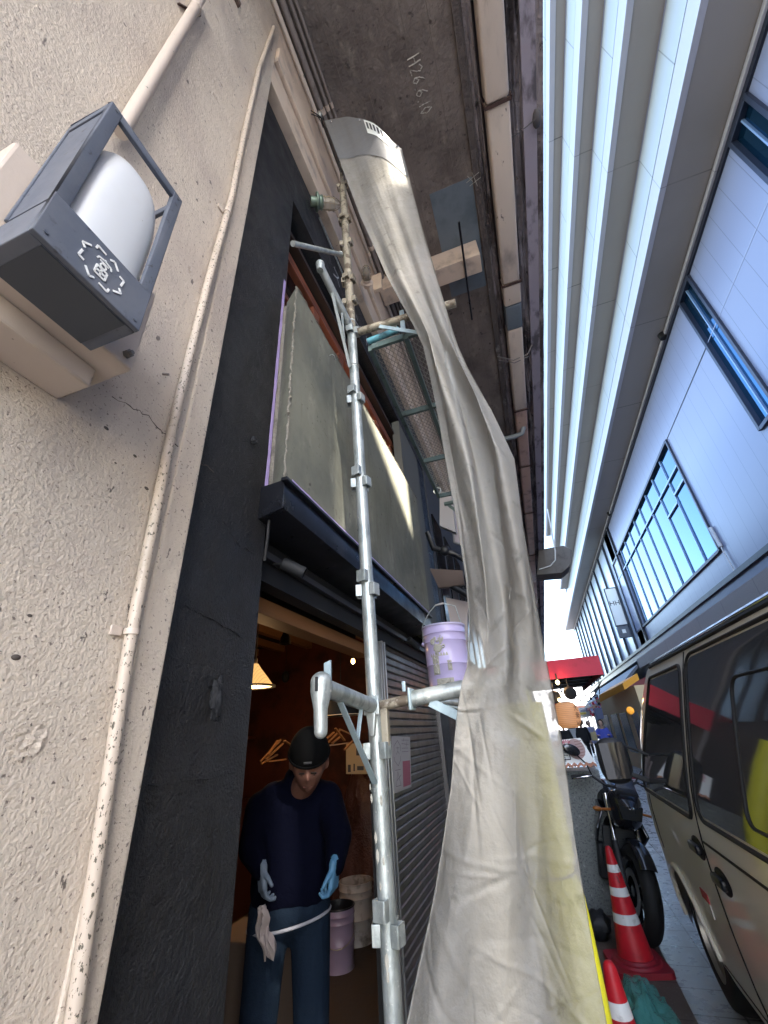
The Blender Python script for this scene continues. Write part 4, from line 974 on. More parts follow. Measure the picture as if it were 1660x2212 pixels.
hmv = MB(); hmv.grid(lambda u, v: tarpf(u, v*.042)+V(0, -.004, .0), 60, 10); hmv.build('hem', M['tarp_hem'], tp, smooth=180)
mb = MB(); mb.grid(lambda u, v: tarpf(.58+.30*u, .002+v*.016)+V(.0, -.008, .0), 14, 4); mb.build('label_patch', M['label'], tp, smooth=180)
mb = MB()
for k in range(6):
    mb.grid(lambda u, v: tarpf(.60+.045*k+.028*u, .005+.008*v)+V(0, -.0105, 0), 2, 2)
mb.build('label_print', M['ink'], tp, smooth=0)
mb = MB()
for u in (.08, .52, .95):
    c = tarpf(u, .004)+V(0, -.008, 0); mb.tube([c+V(.008*math.cos(a_), 0, .008*math.sin(a_)) for a_ in [k*math.pi/6 for k in range(13)]], .0025, 6)
mb.build('eyelet', M['chrome'], tp)
# strings tying it up
t = thing('tie_cord', tuple(at(690, 250, y=TY)), 'dark cord knotted round the conduit at the top corner of the tarpaulin', 'cord')
mb = MB(); kx = at(692, 248, y=TY+.02)
for (a_, b_) in [((668, 236), (705, 262)), ((672, 246), (700, 258)), ((690, 236), (712, 290)), ((700, 265), (735, 350)), ((712, 290), (738, 372)), ((686, 250), (698, 275))]: mb.tube([at(*a_, y=TY+.03), at((a_[0]+b_[0])/2+2, (a_[1]+b_[1])/2, y=TY+.01), at(*b_, y=TY+.03)], .0035, 6)
mb.build('cord', M['rubber'], t)
mb = MB(); mb.ball(kx, (.022, .022, .03), 12, 8); mb.build('knot', M['galv'], t)

# ================================================================ caged bulkhead lamps
def cage_lamp(c, d, s, plate, label, pm):
    d = Vector(d).normalized(); t = thing('bulkhead_lamp', tuple(c), label, 'bulkhead lamp', 'caged marine lamps')
    MB().lathe([(0, -.055*s), (.030*s, -.055*s), (.030*s, -.02*s), (.055*s, -.02*s), (.058*s, -.012*s), (.050*s, -.006*s), (.040*s, 0), (.040*s, .012*s), (.046*s, .016*s), (.040*s, .022*s)], c, d, 28).build('base', pm, t)
    MB().lathe([(.033*s, .01*s), (.034*s, .07*s), (.030*s, .10*s), (.018*s, .122*s), (0, .128*s)], c, d, 24).build('globe', M['bulb_glass'], t)
    mb = MB(); _, s_, u = frame(d)
    for k in range(3):
        a_ = math.pi*k/3; v1 = s_*math.cos(a_)+u*math.sin(a_); mb.tube([Vector(c)+v1*.041*s+d*.015*s, Vector(c)+v1*.041*s+d*.08*s, Vector(c)+v1*.036*s+d*.11*s, Vector(c)+v1*.02*s+d*.135*s, Vector(c)+d*.142*s, Vector(c)-v1*.02*s+d*.135*s, Vector(c)-v1*.036*s+d*.11*s, Vector(c)-v1*.041*s+d*.08*s, Vector(c)-v1*.041*s+d*.015*s], .0022*s, 6)
    for zz in (.035, .065, .095):
        mb.tube([Vector(c)+(s_*math.cos(a_)+u*math.sin(a_))*.042*s+d*zz*s for a_ in [k*math.pi/10 for k in range(21)]], .0022*s, 6)
    mb.build('cage', M['brass_cage'], t)
    return t
c1 = at(690, 437, x=-.80); cage_lamp(c1, (.85, .52, .15), 1.18, None, 'caged marine lamp with verdigris base left of the upper pole', M['verdigris'])
c2 = at(797, 606, x=-.70)
t = cage_lamp(V(XB+.15, c2.y, c2.z), (.3, -.92, .05), 1.05, None, 'smaller caged marine lamp on a beige square plate right of the pole', M['beam_paint'])
c3 = at(815, 607, x=-.72); MB().box(c3.x-.09, c3.x+.05, c3.y-.0, c3.y+.04, c3.z-.14, c3.z+.13).build('back_plate', M['beam_paint'], t, bevel=.004)
pipe_thing('lamp_conduit', [at(690, 470, x=XB+.02), at(765, 650, x=XB+.02)], .008, M['galv'], 'thin bare steel conduit running from the left caged lamp behind the pole', 'pipe')

# ================================================================ viaduct
ZS = H+5.0
vd = thing('railway_viaduct', (0, 10, ZS), 'dark stained concrete viaduct deck overhead with a flaking outer edge', 'viaduct')
def vslab(u, v): return None
MB().box(-6, .56, -5, 60, ZS, ZS+1.4).build('deck_slab', M['slab'], vd, smooth=0)
mb = MB()
def under(x0, x1, z, amp, seed, nx, ny, y0=-1, y1=30):
    mb.grid(lambda u, v: V(x0+(x1-x0)*u, y0+(y1-y0)*v**1.5, z+amp*noise.noise(V(u*5+seed, (y0+(y1-y0)*v**1.5)*1.6, seed))), nx, ny)
mb.box(.62, 1.02, -5, 60, ZS+.12, ZS+1.4); mb.build('edge_recess', simple('recess', (.14, .12, .12), .9, layers=[('noise', 4, (.14, .12, .125), .5, .7, (1, .4, 1))], bumps=[('noise', 10, .9, .05)]), vd, smooth=0)
mb = MB(); under(.56, .63, ZS-.01, .05, 3, 6, 260); under(.86, 1.0, ZS+.06, .12, 9, 10, 300); mb.build('spalled_rib', M['edge_conc'], vd, smooth=30)
MB().box(1.0, 1.125, -5, 60, ZS+.02, ZS+.5).build('edge_band', M['purple_conc'], vd, bevel=.01)
mb = MB(); mb.grid(lambda u, v: V(1.125+.06*u, -1+40*v**1.5, ZS+.03+.02*noise.noise(V(u*3, 60*v**1.5*2, 2))), 4, 400); mb.build('edge_lip', M['edge_conc'], vd)
MB().box(1.13, 1.185, -5, 60, ZS+.06, ZS+1.3).build('edge_beam', M['edge_conc'], vd, bevel=.008)
# board marks
mb = MB()
x = -.7
while x < .5: mb.tube([V(x+rnd.uniform(-.003, .003), -1+k_*.25, ZS+rnd.uniform(.0005, .0028)) for k_ in range(60)], .004, 5); x += .20
mb.build('board_mark', simple('board_mark', (.15, .128, .115), .9), vd)
MB().box(.48, .545, .3, 40, ZS-.05, ZS+.001).build('drip_strip', simple('drip_strip', (.10, .085, .08), .9, bumps=[('noise', 12, .9, .04)], layers=[('noise', 5, (.25, .23, .22), .6, .68, (1, .4, 1))]), vd, bevel=.01)
mb = MB()
for (a_, b_) in [((952, 460), (1012, 447)), ]: pass
P4 = [at(935, 492, z=ZS), at(1068, 455, z=ZS), at(1072, 620, z=ZS), at(965, 650, z=ZS)]
mb.box(.02, .47, 2.35, 3.6, ZS-.006, ZS+.0); mb.build('grey_patch', M['patch_blue'], vd)
# cross bracket below deck far away
c = at(1195, 1212, x=1.25)
mb = MB(); k_ = 9.6
def vpt(px, py, y): return at(px, py, y=y)
yb_ = 13.5
q = [vpt(1164, 1187, yb_), vpt(1218, 1178, yb_), vpt(1236, 1188, yb_), vpt(1232, 1222, yb_), vpt(1215, 1237, yb_), vpt(1160, 1242, yb_)]
mb.prism(q, (0, .7, 0)); mb.build('corbel', simple('corbel', (.16, .145, .13), .85, layers=[('noise', 3, (.10, .09, .08), .5, .7)], bumps=[('noise', 10, .4, .03)]), vd, bevel=.02)
mb = MB(); mb.tube([vpt(1183, 1100, yb_-.05), vpt(1200, 1190, yb_-.05), vpt(1200, 1210, yb_-.05), vpt(1190, 1222, yb_-.05), vpt(1165, 1230, yb_-.05)], .02, 8); mb.build('cable', M['sign_white'], vd)
# chalk date
ch = MB(); c0 = at(905, 185, z=ZS-.004)
G = {'H': [[(0, 0), (0, 1)], [(.6, 0), (.6, 1)], [(0, .5), (.6, .55)]], '2': [[(0, .8), (.3, 1), (.55, .8), (.45, .5), (0, 0), (.6, .05)]], '6': [[(.5, 1), (.1, .6), (0, .2), (.3, 0), (.55, .25), (.3, .5), (.05, .3)]], '.': [[(0, .05), (.08, 0)]], '1': [[(.2, 1), (.2, 0)]], '0': [[(.3, 1), (0, .5), (.3, 0), (.6, .5), (.3, 1)]]}
ua = (at(925, 255, z=ZS)-at(893, 125, z=ZS)); ua.z = 0; ua.normalize(); va = V(-ua.y, ua.x, 0); va = va if va.x > 0 else -va
o_ = at(893, 122, z=ZS)-V(0, 0, .003); sc_ = (at(925, 255, z=ZS)-at(893, 125, z=ZS)).length/5.0; adv = 0
for chh in 'H26.6.10':
    for st_1 in G[chh]:
        P = []
        for (a1, b1), (a2, b2) in zip(st_1[:-1], st_1[1:]):
            for q in range(6): t_ = q/6; P.append(o_+ua*((adv+a1+(a2-a1)*t_)*sc_*.85+rnd.uniform(-.002, .002))+va*(((b1+(b2-b1)*t_)-.5)*sc_*1.25+rnd.uniform(-.002, .002)))
        P.append(o_+ua*((adv+st_1[-1][0])*sc_*.85)+va*((st_1[-1][1]-.5)*sc_*1.25))
        ch.tube(P, [rnd.choice((.0035, .0055, .0045, .001)) for _ in P], 4)
    adv += {'.': .35, '1': .55}.get(chh, .9)
co = ch.build('chalk_date', M['chalk'], vd, smooth=0); ch = MB()
for (a_, b_) in [((1008, 395), (1035, 372)), ((1015, 402), (1040, 382)), ((1020, 372), (1032, 402)), ((1010, 380), (1022, 392))]: ch.bar(at(*a_, z=ZS-.052), at(*b_, z=ZS-.052), .005, .002)
# slim the letters to chalk lines
co = ch.build('chalk_mark', M['chalk'], vd, smooth=0)

# box duct (gutter)
gt = thing('gutter_duct', (.73, 10, ZS-.2), 'long beige sheet metal box gutter hung under the viaduct edge', 'gutter')
gx0, gx1, gz0, gz1 = .655, .86, ZS-.16, ZS+.04
def seg(y0, y1, m, e=0, n='duct'): return MB().box(gx0-e, gx1+e, y0, y1, gz0-e, gz1).build(n, m, gt, bevel=.028, seg=4)
def gy(py): return at(1100, py, z=gz0).y
yy = [-2, at(1055, 232, z=gz0).y, at(1085, 620, z=gz0).y, at(1092, 665, z=gz0).y, at(1094, 718, z=gz0).y, at(1112, 890, z=gz0).y, at(1125, 1010, z=gz0).y, at(1135, 1110, z=gz0).y, at(1144, 1200, z=gz0).y, at(1150, 1260, z=gz0).y]
seg(yy[0], yy[1]-.01, M['gutter']); seg(yy[1]+.01, yy[2]-.01, M['gutter']); seg(yy[2]+.005, yy[3], M['gutter'], .006); seg(yy[3]+.003, yy[4], M['patch_blue'], .002, 'grey_joint'); seg(yy[4]+.003, yy[5]-.01, M['gutter'])
for a_, b_ in zip(yy[5:-1], yy[6:]): seg(a_+.01, b_-.01, M['gutter_pink'], -.004)
a_ = yy[-1]
while a_ < 40: seg(a_+.01, a_+1.6, M['gutter_pink'], -.004); a_ += 1.63
for k in (1, 2, 5, 6, 7, 8):
    mb = MB(); y_ = yy[k]; e = .012
    mb.box(gx0-e, gx1+e, y_-.014, y_+.014, gz0-e, gz0-e+.01); mb.box(gx0-e-.006, gx0-e, y_-.014, y_+.014, gz0-e, gz1+.1); mb.box(gx1+e, gx1+e+.006, y_-.014, y_+.014, gz0-e, gz1+.1)
    mb.build('strap', M['rust'], gt, bevel=.003)
# pipe elbow
p = [at(1060, 955, z=ZS-.3), at(1112, 943, z=ZS-.25), at(1128, 936, z=ZS-.24), at(1131, 925, z=ZS-.16), at(1130, 918, z=ZS-.1)]
t = pipe_thing('drain_elbow', p, .045, M['pvc_grey'], 'grey plastic drain pipe with an elbow joining the beige gutter', 'pipe')
# cross duct + rod
t = thing('cross_duct', (-.1, 3.1, ZS-.3), 'short beige box beam across the underside of the viaduct behind the tarpaulin', 'beam')
MB().box(-.79, .42, 2.98, 3.20, ZS-.30, ZS-.01).build('beam', M['beam_paint'], t, bevel=.01)
pipe_thing('hanging_rod', [at(992, 480, z=ZS-.33), at(1020, 690, z=ZS-.33)], .012, M['black_metal'], 'dark slender rod under the grey patch of the viaduct', 'rod')
# wires round the gutter
t = thing('loose_wire', tuple(at(1140, 780, z=ZS-.2)), 'tangled loose grey wire drooping beside the gutter', 'wire')
mb = MB()
for sd in range(4):
    P = []; 
    for k in range(26):
        v = k/25; P.append(at(1108+45*math.sin(v*7+sd*2)*.35+v*30+10*sd*.4, 690+sd*20+v*330, z=ZS-.05-.05*abs(math.sin(v*9+sd))))
    mb.tube(P, .004, 5)
mb.tube([at(1075, 770, z=ZS-.17), at(1110, 778, z=ZS-.2), at(1140, 765, z=ZS-.1), at(1150, 745, z=ZS)], .008, 6)
mb.tube([at(1078, 778, z=ZS-.17), at(1112, 784, z=ZS-.2), at(1142, 770, z=ZS-.1)], .006, 6)
mb.build('wire', simple('wire', (.22, .2, .19), .6), t)
t = thing('net_cord', tuple(at(1150, 260, z=ZS)), 'sagging cord with knots hanging at the viaduct edge near the top', 'cord')
mb = MB(); mb.tube([at(1085, 300, z=ZS-.02), at(1110, 295, z=ZS-.05), at(1140, 272, z=ZS-.05), at(1165, 250, z=ZS-.02)], .005, 6); mb.build('cord', simple('cord_grey', (.10, .095, .10), .8), t)
mb = MB(); c = at(1160, 256, z=ZS); mb.ball(c, (.04, .08, .04), 10, 8); mb.build('knot', M['cord_grey'], t)

# conduits under the ceiling by the wall
spec = [(-.735, -.07, .026, M['conduit']), (-.68, -.05, .014, M['conduit']), (-.775, -.17, .018, M['gutter']), (-.64, -.03, .012, M['conduit'])]
labs = ['thickest dark conduit along the top of the beige lintel', 'medium conduit beside the thickest one under the viaduct', 'cream conduit lowest on the beige lintel', 'thinnest conduit furthest from the wall under the viaduct']
for (x, dz, r, m), lb in zip(spec, labs):
    t = thing('wall_conduit', (x, 3, ZS+dz), lb, 'pipe')
    MB().tube([V(x, .2, ZS+dz), V(x, 2.2, ZS+dz+.002), V(x, 8, ZS+dz)], r, 12).build('tube', m, t)
    for y_ in (1.35, 2.6, 4.0): MB().tube([V(x, y_-.02, ZS+dz), V(x, y_+.02, ZS+dz)], r*1.25, 12).build('sleeve', M['beam_paint'], t)

# ================================================================ things seen past the signboard (left row, further on)
nx = thing('next_shop', (-.9, 12, 0), 'dark neighbouring shopfront beyond the black pier, mostly behind the tarpaulin', 'building')
MB().box(-1.5, -.86, 4.76, 9, 0, H+3.75).build('wall', simple('next_wall', (.05, .05, .055), .7), nx)
MB().box(-1.5, -.80, 9.01, 60, 0, H+4.2).build('wall', simple('next_wall2', (.22, .2, .2), .7, layers=[('lines', 1.2, .03, 1, (0,), .6)]), nx)
mb = MB()
for k in range(5): mb.box(-.859, -.84, 4.9+k*.8, 5.45+k*.8, H+.9, H+2.6)
mb.build('window', M['dark_glass'], nx)
def panel_q(name, P, ext, m, label, cat, frame_m=None):
    t = thing(name, tuple(min(P, key=lambda p: p.z)), label, cat)
    MB().prism(P, ext).build('board', m, t, bevel=.003)
    if frame_m:
        mb = MB()
        for a_, b_ in zip(P, P[1:]+P[:1]): mb.bar(a_, b_, .018, .018)
        mb.build('frame', frame_m, t)
    return t
panel_q('sign_box', [at(950, 1060, y=3.9), at(975, 1065, y=3.9), at(985, 1150, y=3.9), at(950, 1135, y=3.9)], (0, .08, 0), simple('dull_white', (.30, .28, .27), .6), 'dull white sign box fixed beyond the end of the signboard', 'sign')
panel_q('sign_plate', [at(972, 1078, y=4.3), at(1000, 1085, y=4.3), at(1015, 1180, y=4.3), at(982, 1172, y=4.3)], (0, .05, 0), simple('dull_pink', (.30, .26, .27), .6), 'pinkish white hanging sign plate half behind the tarpaulin', 'sign', simple('rail', (.2, .2, .2)))
panel_q('wall_shelf', [at(928, 1228, y=3.62), at(1000, 1232, y=3.62), at(1003, 1262, y=3.75), at(948, 1270, y=3.75)], (0, .05, 0), simple('shelf_brown', (.17, .13, .12), .5), 'brown metal shelf bracket jutting out below the black pipe', 'shelf')
p = [at(925, 1150, y=3.5), at(938, 1185, y=3.5), at(962, 1190, y=3.5), at(985, 1198, y=3.52), at(1015, 1215, y=3.6)]
t = pipe_thing('black_pipe', p, .03, M['black_metal'], 'black corrugated pipe leaving the end of the mortar signboard', 'pipe')
MB().ball(p[2], (.05, .05, .05), 14, 10).build('coupling', M['black_metal'], t)
p = [at(985, 1255, y=3.8), at(1000, 1275, y=3.8)]; 
t = pipe_thing('black_bracket', [at(972, 1262, y=3.8), at(1020, 1290, y=3.8)], .035, M['black_metal'], 'black bracket arm below the brown metal shelf', 'bracket')
MB().box(-.95, -.865, 3.60, 4.41, H+.80, H+3.2).build('side_panel', simple('side_panel', (.10, .10, .09), .7), bw)
t = panel_q('pipe_board', [at(963, 1290, y=4.0), at(1010, 1300, y=4.0), at(1010, 1420, y=4.0), at(985, 1410, y=4.0)], (0, .05, 0), simple('pinkish', (.33, .28, .27), .6), 'pinkish board standing behind the lilac pail', 'board')

# ================================================================ right-hand building
K = 5.5/3.0
XF = 5.5; YN = -2.0; YE = 53
rb_ = thing('modern_building', (XF+2, 20, 0), 'tall pale modern building with stepped white louvre bands and big windows', 'building')
zs1 = H+5.14*K; zpb = H+1.72*K
# facade with window openings built from strips of cladding
wins = []
def yz(px, py): p = at(px, py, x=XF); return p.y, p.z
y_a, z_a = yz(1439, 946.5); y_b, z_b = yz(1560, 1189); y_c, z_c = yz(1377.6, 1367.6); y_d, z_d = yz(1325.6, 1223)
WY0, WY1 = (y_a+y_b)/2, (y_c+y_d)/2; WZ0, WZ1 = (z_b+z_c)/2, (z_a+z_d)/2
V2a = yz(1485.8, 588.4)[0]; V2b = yz(1467, 649)[0]; V3a = yz(1607.5, 192.8)[0]; V3b = yz(1572, 301)[0]
V2c = zs1; 
print('window', WY0, WY1, WZ0, WZ1, 'strips', V3a, V3b, V2a, V2b)
YG = 12.6*K           # where the glazed part starts
zsl = H+2.9*K*.95
cols = [(YN, V3a, None), (V3a, V3b, (zsl, zs1-.05)), (V3b, V2a, None), (V2a, V2b, (zsl, zs1-.05)), (V2b, WY0, None), (WY0, WY1, (WZ0, WZ1)), (WY1, YG, None)]
cl = MB()
for y0, y1, hole in cols:
    if hole is None: cl.box(XF, XF+.3, y0, y1, zpb, zs1)
    else:
        cl.box(XF, XF+.3, y0, y1, zpb, hole[0])
        if hole[1] < zs1-.06: cl.box(XF, XF+.3, y0, y1, hole[1], zs1)
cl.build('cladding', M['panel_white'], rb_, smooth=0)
MB().box(XF-.012, XF+.001, V2b+.1, WY0, (WZ1+.0)-.012, WZ1+.012).build('seam', M['navy'], rb_)
mb = MB(); mb.box(XF-.006, XF-.0015, WY0-5.2*K*.9, WY0-.05, WZ1+.0, WZ1+.022); mb.build('seam', simple('seam', (.25, .27, .36), .5), rb_)
MB().box(XF+.25, XF+8, YN, YE, 0, zs1+9).build('core', simple('core', (.1, .1, .1), .8), rb_)
MB().box(XF-.10, XF+.01, YN, YE, zs1-.12, zs1-.02).build('ledge', M['lip_white'], rb_, bevel=.01)
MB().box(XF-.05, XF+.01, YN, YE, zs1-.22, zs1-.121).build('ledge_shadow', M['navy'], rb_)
# windows
def window(y0, y1, z0, z1, vs, hs, label=None, extra=()):
    t = MB(); fw_ = .065
    t.box(XF-.06, XF+.10, y0-.02, y0+fw_, z0, z1); t.box(XF-.06, XF+.10, y1-fw_, y1+.02, z0, z1); t.box(XF-.06, XF+.10, y0+fw_, y1-fw_, z0-.02, z0+fw_); t.box(XF-.06, XF+.10, y0+fw_, y1-fw_, z1-fw_, z1+.02)
    o = t.build('window', M['mullion'], rb_, bevel=.006)
    g_ = MB().box(XF+.04, XF+.06, y0+fw_, y1-fw_, z0+fw_, z1-fw_).build('pane', M['glass_mirror'], o, smooth=0)
    m_ = MB()
    for y_ in vs: m_.box(XF-.005, XF+.045, y_-.016, y_+.016, z0+fw_, z1-fw_)
    for (a_, b_, z_) in hs: m_.box(XF-.02, XF+.043, a_, b_, z_-.028, z_+.028)
    if vs or hs: m_.build('mullion', simple('mull_blue', (.20, .29, .44), .35, metal=.3), o)
    return o
nW = 10; vs = [WY0+(WY1-WY0)*k/nW for k in range(1, nW)]
ht = WZ1-(WZ1-WZ0)*.235
window(WY0, WY1, WZ0, WZ1, vs, [(WY0+.1, WY1-.1, ht), (WY0+.1, vs[0], ht-.5*K*.55), (vs[0], vs[1], ht-.75*K*.55)])
window(V2a, V2b, zsl, zs1-.22, [(V2a+V2b)/2], [])
window(V3a, V3b, zsl, zs1-.22, [(V3a+V3b)/2], [])
# glazed far part with dark fins
MB().box(XF+.02, XF+.24, YG+.001, YE, zpb, zs1-.22).build('glazing', M['glass_sky_tone'], rb_, smooth=0)
mb = MB(); y_ = YG+.1
while y_ < YE: mb.box(XF-.10, XF+.019, y_, y_+.14, zpb, zs1-.23); y_ += 2.5
mb.build('fin', M['navy'], rb_)
# base: dark strip, blue fascia, stone band
MB().box(XF-.12, XF+.2, YN, YE, zpb-.13, zpb-.002).build('base_trim', M['navy'], rb_)
zf = H+1.486*K; zst = H+1.237*K
MB().box(XF-.06, XF+.2, YN, YE, zf, zpb-.131).build('fascia', M['blue_fascia'], rb_)
YS = 14.2*K
MB().box(XF-.20, XF+.2, YN, YS, zst, zf-.003).build('stone_band', M['stone'], rb_, bevel=.008)
MB().box(XF-.10, XF+.2, YN, YE, H+1.1, zst-.003).build('soffit_strip', M['navy'], rb_)
MB().box(XF+.1, XF+.25, YN, YE, 0, H+1.097).build('ground_storey', simple('storefront', (.30, .24, .17), .6, layers=[('lines', 2.6, .35, 1, (0,), .8)]), rb_)
# stepped louvre bands
def rat(px):                       # X/Z ratio of an along-street line crossing the top edge at px
    d = ray(px, 0); return d.x/d.z
Z = zs1-H; X = XF; ends = [YE, 21.6*K, 19.3*K, 17.4*K]
edges = [(1513, 1486, 1437), (1354, 1337, 1305), (1257.5, 1244, 1222), (1188, 1181, 1176)]
for k, (e1, e2, e3) in enumerate(edges):
    X2 = rat(e1)*Z; ye = ends[k]
    MB().box(X2+.12, X+.02, YN, ye, H+Z, H+Z+.10).build('soffit', M['soffit'], rb_, smooth=0)
    zl = X2/rat(e2); zn = X2/rat(e3)
    MB().box(X2, X2+.119, YN, ye, H+Z-.02, H+zl).build('lip', M['lip_white'], rb_, bevel=.006)
    MB().box(X2+.05, X2+.118, YN, ye, H+zl+.0005, H+zl+.07).build('groove', M['navy'], rb_)
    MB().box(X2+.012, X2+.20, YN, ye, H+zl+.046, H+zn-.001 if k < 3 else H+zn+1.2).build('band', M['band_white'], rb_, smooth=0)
    MB().box(X2+.121, X2+6, YN, ye-.05, H+Z+.101, H+zn).build('slab', simple('core', (.2, .2, .2)), rb_)
    MB().box(X2+.004, X2+.010, YN, ye, H+zn-.05, H+zn-.01).build('top_line', simple('seam', (.25, .27, .36)), rb_)
    X = X2; Z = zn
for (px, py) in [(1430, 722), (1316, 1107), (1364, 1110)][:2]:
    p = at(px, py, z=zs1); mb = MB(); mb.lathe([(0, -.16), (.09, -.16), (.11, -.02), (.11, 0)], p, (0, 0, 1), 16); mb.build('downlight', M['black_matte'], rb_)
# blade sign
ysn = 14.1*K
bs = thing('blade_sign', (XF-.4, ysn, H+2.3*K), 'white vertical blade sign with black HH mark on the pale building', 'sign')
xs0, xs1 = 2.62*K, 2.98*K; z0_, z1_ = H+2.45*K, H+3.62*K
MB().box(xs0+.05, xs1-.05, ysn+.01, ysn+.24, z0_+.05, z1_-.05).build('face', M['sign_white'], bs)
mb = MB(); mb.box(xs0, xs0+.049, ysn, ysn+.25, z0_, z1_); mb.box(xs1-.049, xs1, ysn, ysn+.25, z0_, z1_); mb.box(xs0+.05, xs1-.05, ysn, ysn+.25, z0_, z0_+.049); mb.box(xs0+.05, xs1-.05, ysn, ysn+.25, z1_-.049, z1_); mb.build('frame', M['mullion'], bs)
mb = MB(); text(mb, 'HH', .38, basis(V((xs0+xs1)/2, ysn+.005, z0_+(z1_-z0_)*.58), (1, 0, 0), (0, 0, 1))); mb.bar(V((xs0+xs1)/2-.27, ysn+.006, z0_+(z1_-z0_)*.58), V((xs0+xs1)/2+.27, ysn+.006, z0_+(z1_-z0_)*.58), .03, .004); mb.build('mark', M['ink'], bs, smooth=0)
MB().box(xs0+.03, xs1-.02, ysn, ysn+.25, z0_-.62, z0_-.03).build('lower_box', simple('sign_box_grey', (.12, .13, .15), .5), bs, bevel=.01)
MB().box((xs0+xs1)/2-.09, (xs0+xs1)/2+.09, ysn-.006, ysn-.001, z0_-.4, z0_-.2).build('square_mark', M['sign_white'], bs)
MB().box(xs1, XF+.0, ysn+.1, ysn+.16, z0_+.3, z0_+.4).build('arm', M['mullion'], bs)
# facade clips / chain rods
for (px, py, px2, py2, lab) in [(1535, 1140, 1582, 1225, 'grey cable clip strip on the cladding right of the big window'), (1537, 1395, 1560, 1450, 'short cable strip under the big window')]:
    a_ = at(px, py, x=XF-.04); b_ = at(px2, py2, x=XF-.04); t = thing('cable_strip', tuple(b_), lab, 'cable')
    mb = MB(); mb.tube([a_, a_.lerp(b_, .5)], .05, 10); mb.tube([a_.lerp(b_, .5), b_, b_-V(0, 0, .6)], .018, 8); mb.build('cable', simple('cable_grey', (.45, .46, .48), .5), t)

# ================================================================ low right-hand awnings and shops further on
def col3(n, c): return simple(n, c, .6)
t = thing('dark_awning', (4.9, 22*1, H+1.4), 'long dark sloping awning beyond the van under the pale building', 'awning')
y0_, y1_ = YS+.2, 46
mb = MB(); mb.hexa([(4.0, y0_, H+1.25), (XF-.2, y0_, H+2.35), (XF-.2, y1_, H+2.35), (4.0, y1_, H+1.25), (4.0, y0_, H+1.42), (XF-.2, y0_, H+2.5), (XF-.2, y1_, H+2.5), (4.0, y1_, H+1.42)]); mb.build('sheet', simple('awn_dark', (.16, .165, .19), .6, layers=[('lines', .4, .03, 1, (0,), .4)]), t)
t = thing('red_canopy', (3.9, 17, H+1.1), 'narrow red trimmed canopy edge right behind the van roof', 'awning')
mb = MB(); mb.hexa([(3.5, 15.5, H+1.02), (5.2, 15.5, H+1.4), (5.2, 22, H+1.4), (3.5, 22, H+1.02), (3.5, 15.5, H+1.18), (5.2, 15.5, H+1.55), (5.2, 22, H+1.55), (3.5, 22, H+1.18)]); mb.build('sheet', simple('awn_red2', (.45, .07, .10), .6), t)
t = thing('orange_awning', (4, 24, H+.6), 'small orange awning over the cream shop down the street', 'awning')
oa = [at(1294, 1502, y=20), at(1345, 1476, y=15.8), at(1350, 1490, y=15.8), at(1297, 1517, y=20)]
mb = MB(); mb.prism(oa, (.5, 0, .25)); mb.build('sheet', simple('orange_cloth', (.95, .42, .04), .6), t)
cs = thing('cream_shop', (4.3, 20, 0), 'cream painted shopfront with dark windows under the orange awning', 'building')
ca = at(1297, 1517, y=20); cb = at(1350, 1490, y=15.8)
MB().prism([V(ca.x+.3, 26, 0), V(cb.x+.3, 15.8, 0), V(cb.x+.3, 15.8, cb.z+.1), V(ca.x+.3, 26, cb.z+.1)], (1.5, .2, 0)).build('wall', simple('cream', (.85, .66, .40), .7), cs)
for (ya, yb2) in [(16.4, 17.3), (18.2, 19.4), (20.0, 21.4), (22.3, 24)]:
    f1 = (ya-15.8)/(26-15.8); f2 = (yb2-15.8)/(26-15.8); xa = cb.x+(ca.x-cb.x)*f1+.29; xb2 = cb.x+(ca.x-cb.x)*f2+.29
    mb = MB(); mb.prism([V(xa, ya, .5), V(xb2, yb2, .5), V(xb2, yb2, 1.75), V(xa, ya, 1.75)], (-.03, 0, 0)); mb.build('window', simple('far_glass', (.10, .11, .13), .2), cs)
# far row: a handful of small bright shops, both sides
cols_ = [(.62, .60, .58), (.5, .45, .4), (.66, .62, .55), (.45, .48, .55), (.62, .3, .2), (.35, .38, .42)]
for k in range(7):
    yk = 30+k*7; x0k = 3.6+.05*k; m = col3('far_c%d' % (k % 6), cols_[k % 6]); hgt = 2.6+.9*rnd.random()
    words = ['first', 'second', 'third', 'fourth', 'fifth', 'sixth', 'seventh'][k]
    t = thing('far_shop', (x0k+1, yk, 0), words+' small shop along the right side of the distant street behind the woman in blue', 'building', 'distant shops')
    MB().box(x0k, x0k+1.8, yk, yk+6.6, 0, hgt).build('wall', m, t)
    MB().box(x0k-.5, x0k-.01, yk+.3, yk+5.9, hgt-.5, hgt-.35).build('awning', col3('far_a%d' % (k % 3), [(.5, .1, .08), (.1, .15, .35), (.7, .5, .1)][k % 3]), t)
    mb = MB(); mb.box(x0k-.03, x0k-.005, yk+.6, yk+2.6, .2, 1.9); mb.box(x0k-.03, x0k-.005, yk+3.4, yk+5.6, .2, 1.9); mb.build('window', M['dark_glass'], t)
for k in range(6):
    yk = 13.2+k*8; t = thing('left_shop', (-.3, yk, 0), ['nearest', 'second', 'third', 'fourth', 'fifth', 'farthest'][k]+' white stall front on the left side of the street past the lantern', 'building', 'left stalls')
    MB().box(-.79, -.15+.02*k, yk, yk+7.4, 0, 2.5).build('wall', col3('left_c%d' % (k % 3), [(.6, .6, .6), (.45, .42, .40), (.62, .58, .55)][k % 3]), t)
    mb = MB(); [mb.box(-.149+.02*k, -.13+.02*k, yk+.5+j*1.3, yk+1.3+j*1.3, .3, 2.0) for j in range(5)]; mb.build('shutter', col3('lsh', (.15, .15, .16)), t)
